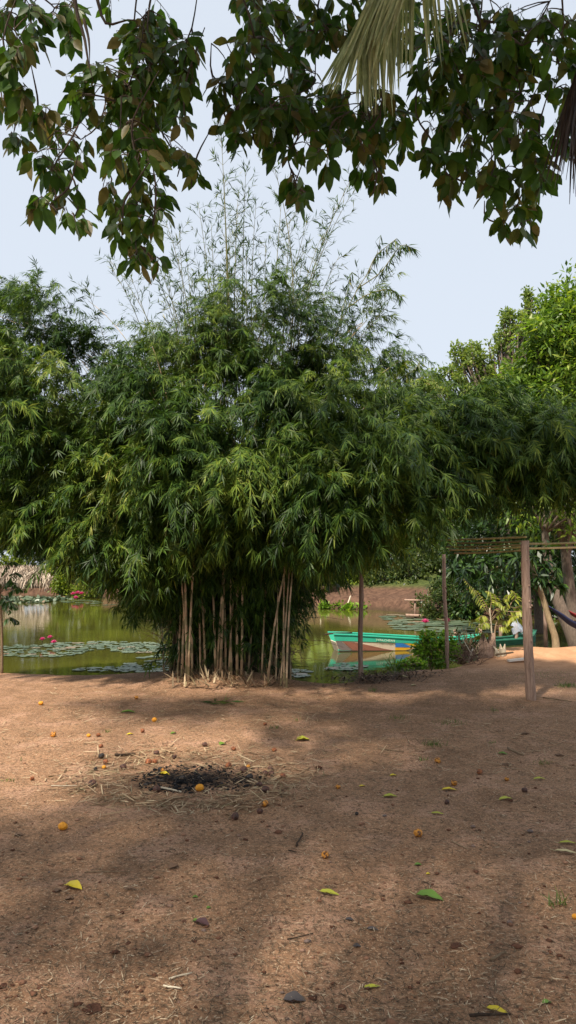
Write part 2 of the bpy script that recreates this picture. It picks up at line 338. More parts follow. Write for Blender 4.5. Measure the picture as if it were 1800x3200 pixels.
BURN = PZ(615, 2432)
def ground_material():
    m, n, b = new_mat('soil')
    tc = n.nodes.new('ShaderNodeTexCoord')
    def noise(s, d=6, r=.6, w=0):
        z = n.nodes.new('ShaderNodeTexNoise'); z.inputs['Scale'].default_value = s; z.inputs['Detail'].default_value = d; z.inputs['Roughness'].default_value = r
        z.inputs['Distortion'].default_value = w
        n.links.new(tc.outputs['Object'], z.inputs['Vector']); return z.outputs[0]
    def mix(f, a, c, mode='MIX'):
        x = n.nodes.new('ShaderNodeMix'); x.data_type = 'RGBA'; x.blend_type = mode
        for s, v in ((0, f), (6, a), (7, c)):
            if hasattr(v, 'links'): n.links.new(v, x.inputs[s])
            elif isinstance(v, tuple): x.inputs[s].default_value = (*v, 1)
            else: x.inputs[s].default_value = v
        return x.outputs[2]
    def rmp(src, *stops):
        r = ramp(n, [(p, (c, c, c)) for p, c in stops]); n.links.new(src, r.inputs[0]); return r.outputs[0]
    big = rmp(noise(.55, 4), (.35, 0), (.65, 1))
    base = mix(big, (.235, .123, .066), (.355, .200, .114))
    med = rmp(noise(4.5, 8, .7, .6), (.38, 0), (.62, 1))
    base = mix(med, base, (.42, .236, .134))
    pink = rmp(noise(2.2, 8, .7), (.50, 0), (.62, .9)); base = mix(pink, base, (.52, .30, .195))
    fine = rmp(noise(34, 8, .8), (.42, 0), (.50, 1))
    base = mix(fine, mix(.86, base, (.095, .064, .04)), base)
    crumb = rmp(noise(120, 4, .8), (.45, 0), (.60, 1)); base = mix(crumb, mix(.45, base, (.10, .06, .038)), base)
    gl = rmp(noise(85, 4, .7, .5), (.56, 0), (.63, .8)); base = mix(gl, base, (.56, .38, .24))
    vo = n.nodes.new('ShaderNodeTexVoronoi'); vo.inputs['Scale'].default_value = 11; n.links.new(tc.outputs['Object'], vo.inputs['Vector'])
    pit = rmp(vo.outputs['Distance'], (.05, 1), (.13, 0)); base = mix(pit, base, (.10, .045, .028))
    # orange sand on the right spit and red far bank
    sx = n.nodes.new('ShaderNodeSeparateXYZ'); n.links.new(tc.outputs['Object'], sx.inputs[0])
    def mr(src, a, c):
        x = n.nodes.new('ShaderNodeMapRange'); x.interpolation_type = 'SMOOTHSTEP'; x.inputs[1].default_value = a; x.inputs[2].default_value = c; n.links.new(src, x.inputs[0]); return x.outputs[0]
    def mul(a, c):
        x = n.nodes.new('ShaderNodeMath'); x.operation = 'MULTIPLY'; n.links.new(a, x.inputs[0])
        n.links.new(c, x.inputs[1]) if hasattr(c, 'links') else setattr(x.inputs[1], 'default_value', c); return x.outputs[0]
    sand = mul(mul(mr(sx.outputs[0], 2.2, 3.8), mr(sx.outputs[1], 11.6, 12.8)), .8)
    base = mix(sand, base, mix(med, (.42, .22, .115), (.52, .29, .16)))
    bank = mr(sx.outputs[1], 24, 28); base = mix(bank, base, mix(med, (.062, .034, .023), (.135, .077, .05)))  # red earth, its colour darkened to stand in for shade on the bank
    plat = mul(mr(sx.outputs[1], 30, 36), mr(sx.outputs[2], .5, .8)); base = mix(plat, base, mix(med, (.035, .05, .014), (.08, .10, .028)))
    # wet margin just above the water
    wet = mul(mr(sx.outputs[2], -.10, -.34), .75); base = mix(wet, base, (.05, .035, .02))
    # charcoal left by a fire
    mp = n.nodes.new('ShaderNodeMapping'); mp.inputs['Location'].default_value = (-BURN.x/.62, -BURN.y/.36, 0); mp.inputs['Scale'].default_value = (1/.62, 1/.36, 0)
    n.links.new(tc.outputs['Object'], mp.inputs[0]); ln = n.nodes.new('ShaderNodeVectorMath'); ln.operation = 'LENGTH'; n.links.new(mp.outputs[0], ln.inputs[0])
    ad = n.nodes.new('ShaderNodeMath'); ad.operation = 'MULTIPLY_ADD'; ad.inputs[1].default_value = 2.6
    n.links.new(noise(5, 8, .7), ad.inputs[0]); n.links.new(ln.outputs['Value'], ad.inputs[2])
    burn = rmp(ad.outputs[0], (.70, .97), (1.0, .55), (1.0, .0))
    x = n.nodes.new('ShaderNodeMapRange'); x.inputs[1].default_value = 1.55; x.inputs[2].default_value = 2.35; x.inputs[3].default_value = .92; x.inputs[4].default_value = 0
    n.links.new(ad.outputs[0], x.inputs[0])
    base = mix(x.outputs[0], base, (.022, .018, .017))
    n.links.new(base, b.inputs['Base Color']); b.inputs['Roughness'].default_value = .95; b.inputs['Specular IOR Level'].default_value = .15
    bp = n.nodes.new('ShaderNodeBump'); bp.inputs['Strength'].default_value = .9; bp.inputs['Distance'].default_value = .012
    hm = n.nodes.new('ShaderNodeMath'); hm.operation = 'ADD'; n.links.new(noise(30, 8, .75), hm.inputs[0]); n.links.new(noise(7, 6, .7), hm.inputs[1])
    n.links.new(hm.outputs[0], bp.inputs['Height']); n.links.new(bp.outputs[0], b.inputs['Normal'])
    return m
ground = link('ground', gme, ground_material(), kind='structure')

def water_material():
    m, n, b = new_mat('pond_water')
    b.inputs['Base Color'].default_value = (.075, .072, .014, 1); b.inputs['Roughness'].default_value = .06
    b.inputs['IOR'].default_value = 1.33; b.inputs['Specular IOR Level'].default_value = .5
    tc = n.nodes.new('ShaderNodeTexCoord'); mp = n.nodes.new('ShaderNodeMapping'); mp.inputs['Scale'].default_value = (1, 1, 1); n.links.new(tc.outputs['Object'], mp.inputs[0])
    nz = n.nodes.new('ShaderNodeTexNoise'); nz.inputs['Scale'].default_value = 3.5; nz.inputs['Detail'].default_value = 3; n.links.new(mp.outputs[0], nz.inputs['Vector'])
    bp = n.nodes.new('ShaderNodeBump'); bp.inputs['Strength'].default_value = .05; bp.inputs['Distance'].default_value = .05
    n.links.new(nz.outputs[0], bp.inputs['Height']); n.links.new(bp.outputs[0], b.inputs['Normal'])
    nb = n.nodes.new('ShaderNodeTexNoise'); nb.inputs['Scale'].default_value = .25; nb.inputs['Detail'].default_value = 4; n.links.new(tc.outputs['Object'], nb.inputs['Vector'])
    r = ramp(n, [(.35, (.045, .042, .012)), (.65, (.085, .085, .014))]); n.links.new(nb.outputs[0], r.inputs[0]); n.links.new(r.outputs[0], b.inputs['Base Color'])
    return m
mb = MB(); mb.add([(-70, 8, WZ), (30, 8, WZ), (30, 56, WZ), (-70, 56, WZ)], [(0, 1, 2, 3)])
water = mb.build('pond_water', water_material(), smooth=False, kind='structure')

# ------------------------------------------------------------------ generic foliage
def cloud(centers, radii, n, L, W, out=.6, up=.2, jit=.5, shell=.55, squash=1.0, Lj=.25):
    """leaf arrays spread through a set of ellipsoids: leaves point outwards"""
    C = np.array([tuple(c) for c in centers], float); R = np.array(radii, float)
    if R.ndim == 1: R = np.repeat(R[:, None], 3, 1)
    wts = (R[:, 0]*R[:, 2]); idx = rng.choice(len(C), n, p=wts/wts.sum())
    d = unit(rng.normal(0, 1, (n, 3))); r = shell + (1-shell)*rng.random(n)
    O = C[idx] + d*R[idx]*r[:, None]
    D = unit(d*out + np.array([0, 0, up]) + rng.normal(0, jit, (n, 3)))
    return [O, D, L*(1+rng.uniform(-Lj, Lj, n)), W*(1+rng.uniform(-Lj, Lj, n))]
def clumped(center, radius, nclump, per, csize, L, W, seedshell=.45, **kw):
    """crown: many small leaf clumps inside one ellipsoid -> leaf arrays and the clump centres"""
    c = np.array(tuple(center)); R = np.array(radius, float)
    d = unit(rng.normal(0, 1, (nclump, 3))); r = seedshell + (1-seedshell)*rng.random(nclump)**.7
    P = c + d*R*r[:, None]
    s = csize*rng.uniform(.6, 1.3, nclump)
    return cloud(P, s, nclump*per, L, W, **kw), P
def trunk_limbs(mbx, base, top, r, targets, bend=.3, sides=7):
    base, top = Vector(base), Vector(top)
    mid = (base+top)/2 + Vector((random.uniform(-bend, bend), random.uniform(-bend, bend), 0))
    pts = bez(base, mid, top, 8); mbx.tube(pts, [r*(1.25 if i == 0 else 1-.07*i) for i in range(8)], sides, jit=.06)
    for t in targets:
        s = pts[random.choice((4, 5, 6, 7))]; t = Vector(tuple(t))
        m2 = (s+t)/2 + Vector((random.uniform(-.3, .3), random.uniform(-.3, .3), .35))*bend
        q = bez(s, m2, t, 6); mbx.tube(q, [r*.42*(1-.15*i) for i in range(6)], 5)

# ================================================================== BAMBOO CLUMP
BASE = PZ(715, 2112)
bamboo = empty('bamboo_clump', (BASE.x, BASE.y, Hs(BASE.x, BASE.y)), 'large dense bamboo clump with arching leafy canopy at the pond edge', 'bamboo')
# leafy masses: (px, py, depth, rx, rz, ry metres, tufts, lower-limit factor)
lobes = [   # last value: leaf scale (finer, sparser leaves towards the top)
    (690, 1500, 10.6, 2.20, .90, 1.50, 74, 1.0),
    (720, 1300, 11.1, 1.80, .95, 1.40, 52, .95),
    (800, 1060, 11.3, 1.45, .80, 1.00, 32, .70),
    (110, 1290, 11.2, 1.40, 1.25, 1.40, 52, .95),
    (30, 1050, 11.4, .95, .65, 1.0, 18, .85),
    (240, 1150, 11.4, .6, .5, .7, 6, .75),
    (300, 1545, 10.9, 1.35, .95, 1.30, 46, 1.0),
    (430, 1730, 10.9, .95, .55, .9, 22, 1.0),
    (-120, 1400, 11.2, 1.2, 1.1, 1.3, 24, 1.0),
    (1150, 1500, 9.7, 1.05, .70, 1.10, 48, 1.0),
    (1040, 1320, 10.7, 1.15, .75, 1.10, 34, .95),
    (1150, 1060, 11.2, .42, .50, .5, 8, .75),
    (1470, 1380, 10.3, 1.25, .42, .5, 44, .95),
    (1780, 1420, 9.9, .80, .38, .4, 22, .95),
    (600, 1070, 11.4, .75, .65, .8, 13, .7),
    (900, 1540, 10.3, 1.0, .60, 1.0, 28, 1.0),
    (700, 1680, 11.0, 1.25, .55, .6, 34, 1.0),
]
AX = np.array([BASE.x, BASE.y])
bs, bd, bsc, btn = [], [], [], []     # branchlet starts, initial directions
lobe_pts = []
for (px, py, Yd, rx, rz, ry, nt_, lsc) in lobes:
    c = PY(px, py, Yd); c = np.array(c)
    d = unit(rng.normal(0, 1, (nt_*4, 3)))
    d = d[(d[:, 1] < .45) | (rng.random(len(d)) < .35)][:max(4, int(nt_*.74))]
    P = c + d*np.array([rx, ry, rz])*(.5+.55*rng.random(len(d)))[:, None]
    for p, dd in zip(P, d):
        lobe_pts.append(p)
        k = rng.integers(19, 27)
        out = np.array([p[0]-AX[0], p[1]-AX[1], 0.0]); out /= max(np.linalg.norm(out), .3)
        o3 = .75*dd + .55*out + np.array([0, -.15, .12])
        dirs = unit(o3 + rng.normal(0, .55, (k, 3)) + np.array([0, 0, .12]))
        bs.append(np.repeat(p[None], k, 0) + rng.normal(0, .10, (k, 3))); bd.append(dirs); bsc.append(np.full(k, lsc)); btn.append(np.full(k, np.clip(rng.normal(.48, .26), 0, 1)))
bs = np.concatenate(bs); bd = np.concatenate(bd); bsc = np.concatenate(bsc); btn = np.concatenate(btn)
def branchlets(S, D0, lmin, lmax, nf, grav, leafL, leafW, nleaf, spread=1.0, fan_down=.35, sc=None):
    n = len(S); sc = np.ones(n) if sc is None else sc; sc = np.repeat(np.repeat(sc, nf)[:, None], nleaf, 1).ravel(); l = rng.uniform(lmin, lmax, n); g = rng.uniform(grav*.6, grav*1.3, n)
    tt = np.linspace(.2, 1, nf)[None, :] + rng.uniform(-.06, .06, (n, nf)); tt[:, -1] = 1
    P = S[:, None] + D0[:, None]*(l[:, None]*tt)[..., None]; P[..., 2] -= (g*l)[:, None]*tt**2
    T = D0[:, None]*np.ones_like(tt)[..., None]; T = T.copy(); T[..., 2] -= 2*g[:, None]*tt; T = unit(T)
    P = P.reshape(-1, 3); T = T.reshape(-1, 3); m = len(P)
    fd = unit(T + rng.normal(0, .38, (m, 3)) + np.array([0, 0, -fan_down]))
    fn = unit(np.array([0, -.35, .8]) + rng.normal(0, .5, (m, 3)))
    fs = unit(np.cross(fd, fn))
    a = np.linspace(-1, 1, nleaf)[None, :]*spread*rng.uniform(.7, 1.15, (m, 1)) + rng.uniform(-.13, .13, (m, nleaf))
    D = fd[:, None]*np.cos(a)[..., None] + fs[:, None]*np.sin(a)[..., None] + rng.normal(0, .10, (m, nleaf, 3))
    O = np.repeat(P[:, None], nleaf, 1) + T[:, None]*rng.uniform(-.03, .02, (m, nleaf))[..., None]
    N = np.repeat(fn[:, None], nleaf, 1)
    L = leafL*rng.uniform(.62, 1.15, (m, nleaf))*(1-.25*np.abs(a)/max(spread, .1))
    keep = rng.random((m, nleaf)).ravel() < .93
    O, D, N, L = O.reshape(-1, 3)[keep], D.reshape(-1, 3)[keep], N.reshape(-1, 3)[keep], L.ravel()[keep]
    sc = sc[keep]; L = L*sc; branchlets.idx = np.repeat(np.arange(n), nf*nleaf)[keep]
    return O, D, L, np.full(len(L), leafW)*rng.uniform(.75, 1.2, len(L))*sc**1.3, N, P.reshape(n, nf, 3)
O, D, L, W_, N, BP = branchlets(bs, bd, .35, .95, 8, .5, .195, .0088, 7, sc=bsc)
fx_ = (np.array([-300, 0, 130, 260, 380, 500, 580, 700, 880, 980, 1080, 1380, 1440, 1500, 2000])-CX)/F*10.4
fz_ = CAMZ-(np.array([1710, 1720, 1760, 1820, 1880, 1860, 1800, 1760, 1780, 1810, 1790, 1760, 1670, 1630, 1620])-1770)/F*10.4
tn_ = btn[branchlets.idx]
keep_ = O[:, 2]-.12 > np.interp(O[:, 0]*10.4/O[:, 1], fx_, fz_)+np.abs(rng.normal(0, .12, len(O)))-.1-.38*(O[:, 1] > 10.25)*(np.abs(O[:, 0]-BASE.x) < 1.5)      # the skirt's ragged lower edge
O, D, L, W_, N, tn_ = O[keep_], D[keep_], L[keep_], W_[keep_], N[keep_], tn_[keep_]
me = leaves_mesh('foliage', O, D, L, W_, NARROW, rng.uniform(.05, .4, len(O)), N=N, tuft=tn_)
link('foliage', me, M['bamboo_leaf'], bamboo, kind='stuff')
# thin twigs carrying the fans
mbt = MB()
for i in range(0, len(BP), 3):
    q = BP[i]; mbt.tube([bs[i], q[1], q[3], q[6]], [.0035, .003, .0025, .001], 3, cap=False)
mbt.build('twigs', M['shoot'], bamboo, kind='stuff')
print('bamboo leaves', len(O))
# the largest sprays in front: separate parts sharing a few meshes
spray_me = []
for k in range(8):
    s0 = np.zeros((1, 3)); d0 = unit(np.array([[rng.normal(0, .5), -.5, .2+rng.normal(0, .2)]]))
    o, d, l, w2, nn, bp = branchlets(s0, d0, .4, .65, 8, .5, .20, .0095, 7, 1.05)
    m_ = leaves_mesh('leaf_spray', o, d, l, w2, NARROW, .25, N=nn, tuft=.3+.08*k); m_.materials.append(M['bamboo_leaf']); spray_me.append(m_)
cnt = 0
front = [p for p in lobe_pts if p[1] < 11.0]
random.shuffle(front)
for p in front[:230]:
    q = Vector(p) + Vector((random.uniform(-.3, .3), random.uniform(-.75, -.35), random.uniform(-.35, .3)))
    if q.z-.35 < np.interp(q.x*10.4/q.y, fx_, fz_): continue
    o = link('leaf_spray', random.choice(spray_me), None, bamboo, q)
    o.rotation_euler = (random.uniform(-.3, .3), random.uniform(-.3, .3), random.uniform(-.9, .9)); o.scale = [random.uniform(.85, 1.2)]*3
# culms
culm_px = [(556, 2112, 1.1), (598, 2122, 1.1), (628, 2110, 1.0), (646, 2116, 1.2), (676, 2108, 1.1), (706, 2114, 1.1), (730, 2110, 1.0), (760, 2112, 1.1), (784, 2112, 1.0), (548, 2100, 1), (562, 2118, 1.25), (578, 2125, 1.3), (592, 2128, 1.1), (603, 2110, 1), (618, 2100, .9), (640, 2105, 1.1), (652, 2100, .8), (668, 2112, 1.2), (684, 2112, 1.35), (700, 2098, .9), (716, 2108, 1.0), (742, 2112, 1.4), (752, 2116, 1.2), (768, 2100, .8), (775, 2112, 1.0), (790, 2104, .9), (806, 2112, .8), (822, 2120, .9), (834, 2140, 1.0), (872, 2142, .9), (888, 2146, .9), (898, 2150, 1.0), (512, 2088, .85), (533, 2094, .9),
           (630, 2086, 1), (660, 2082, .9), (690, 2084, 1), (725, 2084, 1), (760, 2085, 1), (798, 2090, .9), (815, 2096, .8), (580, 2090, .9), (735, 2096, .8), (606, 2088, .8), (845, 2118, .8), (858, 2128, .7)]
lp = np.array(lobe_pts)
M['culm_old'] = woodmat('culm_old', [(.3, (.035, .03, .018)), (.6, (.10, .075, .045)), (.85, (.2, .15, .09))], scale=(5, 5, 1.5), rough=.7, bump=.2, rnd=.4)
def culm(b, top, r, lean=.0, old=False):
    up = 1.9+random.random()*.8
    b = Vector(b); top = Vector(top)
    ctrl = b + Vector(((top.x-b.x)*.12+random.gauss(0, .16), (top.y-b.y)*.12, (top.z-b.z)*.75))
    pts = bez(b, ctrl, top, 22); mbx = MB(); P = []; R = []
    for i, p in enumerate(pts):
        f = 1-.8*i/21; rr = r*f
        if i == 0: P.append(p-Vector((0, 0, .12))); R.append(rr*1.12); continue
        P += [p-(p-pts[i-1])*.05, p, p+(p-pts[i-1])*.05]; R += [rr, rr*1.16, rr*.98]
    mbx.tube(P, R, 8)
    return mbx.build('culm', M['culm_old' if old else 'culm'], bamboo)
for k, (px, py, s) in enumerate(culm_px):
    b = G(px, py); 
    if b.z < -.25: b.z = -.3
    t = lp[random.randrange(len(lp))]
    cand = lp[np.argsort(np.abs(lp[:, 0]-(b.x + (b.x-BASE.x)*1.6)) + .5*np.abs(lp[:, 2]-5.0))[:40]]
    t = cand[random.randrange(len(cand))]; b.x += random.uniform(-.03, .03)
    top = Vector((t[0], t[1]+random.uniform(.1, .8), max(t[2], 3.6)+random.uniform(0, 1.0)))
    if px in (872, 888, 898): top = PY(px+random.uniform(30, 90), 1500, 10.8)
    culm(b, top, .0150*s)
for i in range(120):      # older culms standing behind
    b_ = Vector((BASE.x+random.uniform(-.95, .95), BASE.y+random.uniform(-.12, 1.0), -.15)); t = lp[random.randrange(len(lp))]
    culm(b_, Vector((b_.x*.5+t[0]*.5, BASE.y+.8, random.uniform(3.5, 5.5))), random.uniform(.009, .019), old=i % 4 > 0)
for (px, py, Yd, rx, rz, ry, nt_, lsc) in lobes:      # stout arching stems into the side masses
    if abs(px-715) > 400:
        for _ in range(3):
            t = PY(px, py, Yd) + Vector((random.uniform(-.4, .4)*rx, random.uniform(-.3, .3)*ry, rz*.5))
            culm((BASE.x+random.uniform(-.8, .8), BASE.y+.6+random.uniform(-.3, .4), -.2), t, .026)
# hanging leaves, shade put into their tone, and dead twigs between the lower culms
k = 420
k = 3600
S = np.stack([rng.uniform(BASE.x-1.5, BASE.x+1.4, k), rng.uniform(BASE.y-.7, BASE.y+1.1, k), rng.uniform(.92, 2.3, k)], 1)
S[:, 2] = np.where((rng.random(k) < .10)*(np.abs(S[:, 0]-BASE.x) < .8), rng.uniform(.4, 1.2, k), S[:, 2]+.75*sstep(.6, 1.3, np.abs(S[:, 0]-BASE.x)))
o, d, l, w2, nn, bp = branchlets(S, unit(rng.normal(0, 1, (k, 3))*np.array([1, 1, .4])), .2, .55, 5, .5, .19, .011, 6)
link('foliage', leaves_mesh('foliage', o, d, l, w2, NARROW, .25, N=nn, tuft=.25), M['bamboo_leaf'], bamboo, kind='stuff')
mbx = MB()
for i in range(420):
    p = Vector((random.uniform(BASE.x-1.1, BASE.x+1.15), random.uniform(BASE.y-.1, BASE.y+1.0), random.uniform(.1, 2.2)))
    d = Vector((random.gauss(0, 1), random.gauss(0, .6), random.gauss(0, .9))).normalized()*random.uniform(.25, .8)
    mbx.tube([p, p+d*.5+Vector((0, 0, .04)), p+d], [.006, .004, .002], 4, cap=False)
mbx.build('dead_twigs', M['stick'], bamboo, kind='stuff')
k = 2200; S = np.stack([rng.uniform(BASE.x-.95, BASE.x+.95, k), rng.uniform(BASE.y+.3, BASE.y+1.1, k), rng.uniform(-.1, 1.3, k)], 1)
link('dead_leaves', leaves_mesh('dead_leaves', S, rng.normal(0, 1, (k, 3))+np.array([0, 0, -.5]), rng.uniform(.1, .25, k), .012, NARROW, .2), islandmat('dead_leaf', [(0, (.03, .02, .012)), (.7, (.09, .06, .035)), (1, (.2, .14, .08))], .8), bamboo, kind='stuff')  # brown leaves added behind the culms to stand in for deep shade

# tall feathery shoots above the mass: (tip px, tip py, foot px, foot py, leafiness, bend px)
shoots = [(690, 402, 712, 1150, 1.0, -6), (768, 540, 760, 1120, .8, 5), (745, 600, 735, 1150, .8, 6), (843, 478, 900, 1150, .8, -40), (1122, 510, 905, 1150, 1.0, 30), (880, 620, 840, 1150, .9, 0), (620, 640, 665, 1150, .7, -10), (520, 700, 600, 1150, .9, -20), (560, 720, 590, 1180, .8, 0), (800, 640, 790, 1150, .9, 8), (960, 690, 870, 1150, .9, 10), (1005, 740, 900, 1180, .9, 20), (905, 700, 880, 1150, .8, 0), (660, 700, 680, 1150, .9, 0), (720, 730, 705, 1150, .8, 0), (1090, 620, 925, 1180, .7, 40), (450, 790, 590, 1250, .8, -30), (490, 820, 600, 1250, .8, -20), (585, 820, 620, 1200, .8, 0), (830, 760, 820, 1180, .9, 0), (640, 850, 650, 1200, .8, 0), (770, 800, 770, 1180, .9, 0), (940, 840, 900, 1180, .8, 0), (1130, 860, 960, 1230, .9, 20), (860, 860, 850, 1200, .8, 0), (700, 560, 725, 1150, .6, 0), (1210, 960, 1010, 1280, .9, 30), (350, 840, 480, 1300, .8, -40), (345, 815, 520, 1280, .35, -50), (410, 870, 520, 1300, .7, -20), (270, 900, 360, 1300, .8, -20), (1060, 800, 930, 1200, .9, 20), (530, 880, 580, 1250, .9, 0), (610, 930, 620, 1280, .9, 0), (690, 900, 700, 1250, .9, 0), (740, 900, 740, 1250, .9, 0), (800, 900, 800, 1250, .9, 0)]
so, sdir, sl, sw, sn = [], [], [], [], []
for (tx, ty, fx, fy, lf, bend) in shoots:
    Yd = 11.2 + random.uniform(-.7, .7)
    a = PY(fx, fy, Yd); t = PY(tx, ty, Yd+random.uniform(-.3, .3)); m_ = PY((tx+fx)/2-bend, (ty+fy)/2, Yd)
    m_ = m_*2 - (a+t)*.5
    pts = bez(a, m_, t, 20); Ln = (t-a).length
    mbx = MB(); mbx.tube(pts, [.011*(1-.88*i/19)*min(1, Ln/3.2)+.0018 for i in range(20)], 5)
    fullL = sum((pts[i+1]-pts[i]).length for i in range(19)); nn_ = max(8, int(fullL/.17))
    for j in range(nn_):
        u = (j+.6)/nn_; i = min(int(u*19), 18); p = pts[i].lerp(pts[i+1], u*19-i); tan = (pts[i+1]-pts[i]).normalized()
        nb_ = 2 if random.random() < lf else 1
        for _ in range(nb_):
            ang = random.uniform(0, 2*PI); sidev = Vector((math.cos(ang), math.sin(ang), 0))
            dv = (tan*random.uniform(.55, 1.1) + sidev*random.uniform(.6, 1.0)).normalized()
            bl = random.uniform(.22, .55)*(1.1-.6*u)
            q = [p, p+dv*bl*.5+Vector((0, 0, .01)), p+dv*bl+Vector((0, 0, -.06*bl))]
            mbx.tube(q, [.003, .0022, .0012], 3, cap=False)
            for tt in (.45, .75, 1.0):
                c = p+dv*bl*tt
                kk = random.choice((2, 3, 3, 4))
                for _k in range(kk):
                    so.append(tuple(c)); v = dv + Vector((random.gauss(0, .5), random.gauss(0, .5), random.gauss(.0, .5)-.15*(1-u)))
                    sdir.append(tuple(v)); sl.append(random.uniform(.09, .17)); sw.append(random.uniform(.005, .009))
    for _k in range(5):
        so.append(tuple(t)); sdir.append((random.gauss(0, .35), random.gauss(0, .35), 1)); sl.append(random.uniform(.08, .15)); sw.append(.005)
    mbx.build('shoot', M['shoot'], bamboo)
# drooping dark sprig on the right
mbx = MB()
for (path, nfan) in (([(1000, 1180), (1060, 1020), (1120, 900), (1170, 820), (1190, 735)], 5), ([(1120, 900), (1190, 850), (1250, 770), (1290, 775)], 9), ([(1090, 960), (1150, 920), (1220, 905), (1255, 930)], 7), ([(1060, 1020), (1080, 930), (1100, 850)], 4), ([(1150, 850), (1175, 800), (1215, 765), (1240, 745)], 5), ([(1150, 1200), (1230, 1140), (1260, 1125)], 4), ([(1230, 1200), (1300, 1150), (1310, 1130)], 3)):
    pts = smooth_line([PY(a, b, 10.6) for a, b in path], 14); mbx.tube(pts, [.008*(1-.8*i/13)+.0015 for i in range(14)], 5)
    for j in range(nfan*2):
        u = .3 + .7*j/(nfan*2-1); i = min(int(u*13), 12); p = pts[i].lerp(pts[i+1], u*13-i)
        for _k in range(5):
            so.append(tuple(p)); sdir.append((random.gauss(.25, .5), random.gauss(0, .4), random.gauss(-.75, .4))); sl.append(random.uniform(.13, .2)); sw.append(.010)
mbx.build('shoot', M['shoot'], bamboo)
so = np.array(so); sdir = np.array(sdir)
link('foliage', leaves_mesh('foliage', so, sdir, np.array(sl), np.array(sw), NARROW, .12), M['shoot_leaf'], bamboo, kind='stuff')
# dry sheaths and cut stubble at the foot
mbx = MB()
for i in range(420):
    p = G(random.uniform(530, 905), random.uniform(2085, 2150))
    if p.z < -.2: continue
    a = random.uniform(0, 2*PI); el = random.uniform(0, 1.1); l = random.uniform(.06, .28)
    d = Vector((math.cos(a)*math.cos(el), math.sin(a)*math.cos(el)*.6, math.sin(el)))*l
    s = d.cross(Vector((0, 0, 1))).normalized()*random.uniform(.004, .014)
    p.z += .01
    mbx.add([p-s, p+s, p+d*.6+s+Vector((0, 0, .01)), p+d*.6-s+Vector((0, 0, .01)), p+d], [(0, 1, 2, 3), (3, 2, 4)])
mbx.build('dry_sheaths', M['straw'], bamboo, smooth=False, kind='stuff')

# ================================================================== OVERHANGING TREE
TB = Vector((-2.6, -4.2, 0)); TB.z = Hs(TB.x, TB.y)
tree = empty('overhanging_tree', TB, 'broad-leaved tree with green and brown leaves hanging over the top of the yard', 'tree')
# hanging masses in photo pixels: (cx, cy, rx, ry, twigs)
blobs = [(45, 70, 75, 100, 15), (40, 230, 75, 110, 19), (45, 380, 60, 70, 9), (170, 25, 100, 45, 9), (220, 105, 60, 30, 4),
         (420, 60, 100, 80, 14), (470, 150, 110, 90, 22), (400, 270, 190, 80, 34), (470, 330, 120, 90, 26), (300, 400, 190, 60, 24), (120, 350, 70, 40, 6), (420, 470, 100, 80, 18), (560, 180, 60, 90, 10), (575, 330, 40, 90, 7),
         (180, 500, 90, 60, 9), (165, 630, 65, 60, 8), (245, 640, 40, 60, 4), (560, 510, 40, 70, 6), (600, 560, 20, 50, 2), (430, 600, 90, 70, 12), (330, 610, 40, 50, 4), (480, 690, 45, 55, 5), (385, 690, 40, 50, 3), (425, 770, 45, 60, 6), (470, 800, 35, 35, 2),
         (820, 40, 90, 60, 16), (800, 150, 80, 70, 13), (760, 240, 70, 60, 8), (740, 310, 80, 80, 12), (700, 350, 40, 40, 3), (850, 330, 80, 80, 14), (790, 420, 60, 50, 6), (900, 130, 90, 130, 24), (920, 300, 90, 90, 20), (1010, 350, 80, 90, 18), (930, 430, 80, 60, 11), (920, 560, 35, 50, 4), (955, 600, 30, 45, 3), (1030, 450, 60, 50, 7),
         (1150, 350, 120, 70, 18), (1130, 440, 60, 60, 8), (1220, 380, 70, 60, 9), (1160, 520, 55, 45, 5), (1170, 590, 35, 35, 3), (1240, 430, 40, 40, 3),
         (1000, 60, 120, 80, 20), (1150, 60, 120, 90, 20), (1330, 60, 130, 90, 28), (1400, 190, 120, 100, 30), (1500, 80, 120, 90, 26), (1480, 260, 130, 80, 26), (1380, 330, 90, 70, 14), (1350, 440, 40, 60, 6), (1480, 370, 110, 70, 16), (1440, 460, 60, 50, 6), (1620, 240, 110, 90, 20), (1600, 400, 100, 80, 15), (1650, 100, 100, 70, 12), (1760, 60, 70, 80, 12), (1750, 220, 70, 100, 16), (1770, 380, 50, 80, 9), (1690, 480, 50, 80, 9), (1560, 160, 90, 90, 14),
         (1440, 565, 60, 40, 6), (1530, 560, 60, 45, 6), (1620, 560, 60, 50, 7), (1690, 570, 40, 50, 5), (1660, 620, 45, 35, 4), (1580, 660, 50, 40, 5), (1560, 700, 28, 22, 2), (1630, 690, 36, 36, 3)]
leaf_var = []
for k in range(6):
    o0 = np.zeros((1, 3)); l0 = 1.0
    m_ = leaves_mesh('leaf', o0, np.array([[0, 0, -1.0]]), np.array([l0]), np.array([.27+.02*(k % 3)]), BROAD, np.array([.12*(k % 2)]), fold=.18+.1*(k % 3), N=np.array([[0.0, 1, .2]]))
    m_.materials.append(M['tree_leaf']); leaf_var.append(m_)
mbt = MB(); mbb = MB(); indiv = []; bo, bdd, bl_, bw = [], [], [], []
